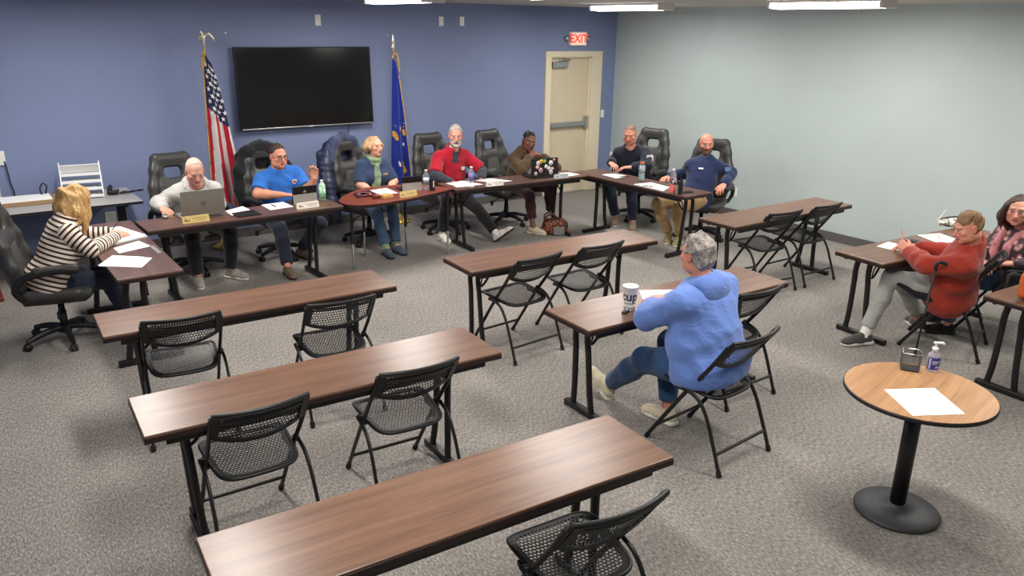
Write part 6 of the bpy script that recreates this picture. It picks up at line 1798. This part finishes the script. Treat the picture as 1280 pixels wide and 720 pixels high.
MB().box((-.1, 0, .02), (.34, .16, .02), bev=.004).build('box_tray', mat('tan_card', (150, 122, 92), .7), dv); MB().box((-.12, 0, .046), (.3, .14, .006)).build('papers', M['paper'], dv)
MB().box((-.45, .12, .07), (.3, .08, .07), bev=.01).build('printer', M['grey_lam'], None, (.55, -.32, .743)); tag(bpy.data.objects['printer'], 'low grey machine at the left end of side table', 'printer')
MB().tube(smooth_path([(.74, -.33, .79), (.73, -.32, .85), (.76, -.31, .90), (.79, -.32, .87), (.77, -.33, .80)]), .007, 8).build('looped_cable', M['black_plastic']); tag(bpy.data.objects['looped_cable'], 'black looped cable standing on the side table papers', 'cable')

# ------------------------------------------------------------------ floor bag, cane, orange bag, lap bag, brown stand
def bag_mat():
    m, nt, b = newmat('patterned_leather'); v = coords(nt); n = N(nt, 'ShaderNodeTexVoronoi', Scale=22.); nt.links.new(v, n.inputs['Vector']); n2 = N(nt, 'ShaderNodeTexNoise', Scale=26., Detail=3.); nt.links.new(v, n2.inputs['Vector'])
    ad = N(nt, 'ShaderNodeMath', operation='ADD'); nt.links.new(n.outputs['Distance'], ad.inputs[0]); nt.links.new(n2.outputs['Fac'], ad.inputs[1])
    nt.links.new(ramp(nt, ad.outputs[0], [(.55, lin((52, 26, 20))), (.75, lin((112, 56, 30))), (.92, lin((176, 104, 52))), (1.05, lin((60, 34, 30)))]), b.inputs['Base Color']); b.inputs['Roughness'].default_value = .6; return m
hb = empty('handbag', (6.03, -1.93, 0), -.45, 'brown patterned handbag on floor by the cream shoes', 'bag')
f = Field(); f.box((0, 0, .09), (.16, .09, .085), r=.05, k=.03); f.ell((0, 0, .17), (.13, .07, .05), k=.05); f.cut((0, 0, .004), (0, 0, -1), .004); f.noise(wrinkle(.012, 1.0, 71)); sdf_obj('bag_body', f, .010, bag_mat(), hb)
MB().box((.03, -.098, .06), (.07, .008, .05), bev=.006).build('grey_pocket', mat('bag_grey', (120, 116, 114), .7), hb)
for s in (-1, 1): MB().tube(smooth_path([(-.13, s * .03, .17), (-.12, s * .05, .24), (-.06, s * .06, .26), (.0, s * .05, .23), (.02, s * .04, .19)]), .010, 8).build('bag_handle', mat('bag_strap', (70, 36, 26), .6), hb)
cn_ = empty('cane', (0, 0, 0), 0, 'slim black and silver cane leaning against the rust sweatshirt man\'s chair', 'cane')
a0, a1 = Vector((6.0, -6.54, .012)), Vector((5.88, -6.63, .77))
MB().tube([a0, a0.lerp(a1, .55)], .0072, 10).build('lower_shaft', M['black_metal'], cn_); MB().tube([a0.lerp(a1, .5), a1], .0088, 10).build('upper_shaft', mat('cane_grey', (96, 96, 98), .25, metal=.7), cn_)
MB().tube(smooth_path([a1 - Vector((0, 0, .01)), a1 + Vector((0, 0, .03)), a1 + Vector((.012, -.012, .055)), a1 + Vector((.05, -.05, .045))]), [.013] * 20 + [.015] * 5, 10).build('cane_handle', M['black_plastic'], cn_)
MB().lathe([(0, 0), (.016, 0), (.015, .03), (.011, .045), (0, .045)], tuple(a0 - Vector((0, 0, .011))), n=14).build('rubber_tip', M['dark_rubber'], cn_)
ob = empty('orange_bag', (5.86, -7.33, T), 0, 'orange leather bag at the right edge, standing on a table', 'bag')
M['orange_leather'] = mat('orange_leather', (186, 88, 36), .5, var=.12, scale=20, bmp=.15)
f = Field(); f.box((0.02, 0, .10), (.15, .09, .10), r=.04, k=.03); f.ell((.03, 0, .2), (.12, .06, .04), k=.04); f.cut((0, 0, .003), (0, 0, -1), .003); f.noise(wrinkle(.008, 1., 72)); sdf_obj('bag_body', f, .010, M['orange_leather'], ob)
MB().tube(smooth_path([(-.08, 0, .20), (-.06, 0, .29), (.03, 0, .33), (.11, 0, .28), (.13, 0, .20)]), .010, 8).build('bag_handle', M['orange_leather'], ob)
lb_ = empty('black_bag', (6.90, -6.80, .55), 0, 'black bag on the lap of the woman in pink scarf', 'bag')
f = Field(); f.box((0, -.02, .01), (.17, .12, .10), [[.8, .6, 0], [-.6, .8, 0], [0, 0, 1]], .05, .03); f.ell((-.03, .02, -.10), (.14, .11, .12), k=.06); f.noise(wrinkle(.012, 1., 73)); sdf_obj('bag_body', f, .011, M['black_cloth'], lb_)
MB().tube(smooth_path([(.06, -.1, .09), (-.02, -.16, .14), (-.12, -.1, .12), (-.14, .02, .09)]), .009, 8).build('bag_strap', M['black_plastic'], lb_)
ws = empty('wooden_stand', (.17, -1.05, 0), 0, 'reddish brown wooden furniture leg at the left edge', 'furniture')
MB().box((0, 0, .20), (.05, .08, .18), bev=.01).build('wooden_post', M['gavel_dark'], ws); MB().box((.0, 0, .02), (.06, .09, .02), bev=.008).build('wooden_foot', M['gavel_dark'], ws)

# ------------------------------------------------------------------ jackets over chair backs
def on_chair(k):
    r = OC[k]; return Matrix.Translation(r.location) @ Matrix.Rotation(r.rotation_euler.z, 4, 'Z')
jk = empty('jacket', OC['P3'].location, OC['P3'].rotation_euler.z, 'black jacket draped over the blue shirt man\'s chair back', 'jacket')
f = Field(); t = .20; ax = np.array([[1, 0, 0], [0, math.cos(t), math.sin(t)], [0, -math.sin(t), math.cos(t)]]); base = A3((0, -.235, .47)); R_ = lambda x, y, z: base + ax[0] * x + ax[1] * y + ax[2] * z
f.path([R_(-.30, .01, .04), R_(-.31, .0, .26), R_(-.27, .0, .46), R_(-.15, -.01, .66), R_(0, -.01, .70), R_(.15, -.01, .66), R_(.27, .0, .46), R_(.31, .0, .26), R_(.30, .01, .04)], [.05, .06, .065, .07, .07, .07, .065, .06, .05], .06)
f.box(R_(0, -.085, .30), (.27, .03, .36), ax, .03, .06); f.ell(R_(0, -.06, .62), (.2, .06, .12), ax, .06); f.noise(wrinkle(.012, .8, 81)); sdf_obj('jacket_body', f, .011, M['black_cloth'], jk)
f = Field(); f.path([R_(-.10, .02, .735), R_(0, .03, .755), R_(.10, .02, .735)], [.022, .026, .022], .02); sdf_obj('jacket_collar', f, .009, M['charcoal'], jk)
def quilt(x, y, z): return -.007 * np.abs(np.sin(z * PI / .065 + .8 * np.sin(x * 9))) ** .6 + .002
M['puffer'] = mat('navy_puffer', (36, 42, 66), .45, var=.12, scale=12, bmp=.1); M['slate_lining'] = cloth('slate_lining', (58, 66, 92))
pj = empty('puffer_jacket', OC['P4'].location, OC['P4'].rotation_euler.z, 'navy quilted puffer jacket hung on the scarf woman\'s chair back', 'jacket')
f = Field(); f.path([R_(.20, -.04, .66), R_(.32, -.02, .46), R_(.36, .0, .24), R_(.37, .02, .0), R_(.36, .02, -.14)], [.06, .075, .085, .085, .07], .05)
f.box(R_(.05, -.085, .26), (.30, .03, .36), ax, .03, .05); f.noise(quilt); sdf_obj('jacket_body', f, .010, M['puffer'], pj)
f = Field(); f.path([R_(.27, .03, .50), R_(.16, .02, .70), R_(0, .01, .745), R_(-.14, .01, .68), R_(-.20, .02, .54)], [.05, .06, .06, .055, .04], .05); f.noise(wrinkle(.010, 1., 83)); sdf_obj('hood_lining', f, .010, M['slate_lining'], pj)
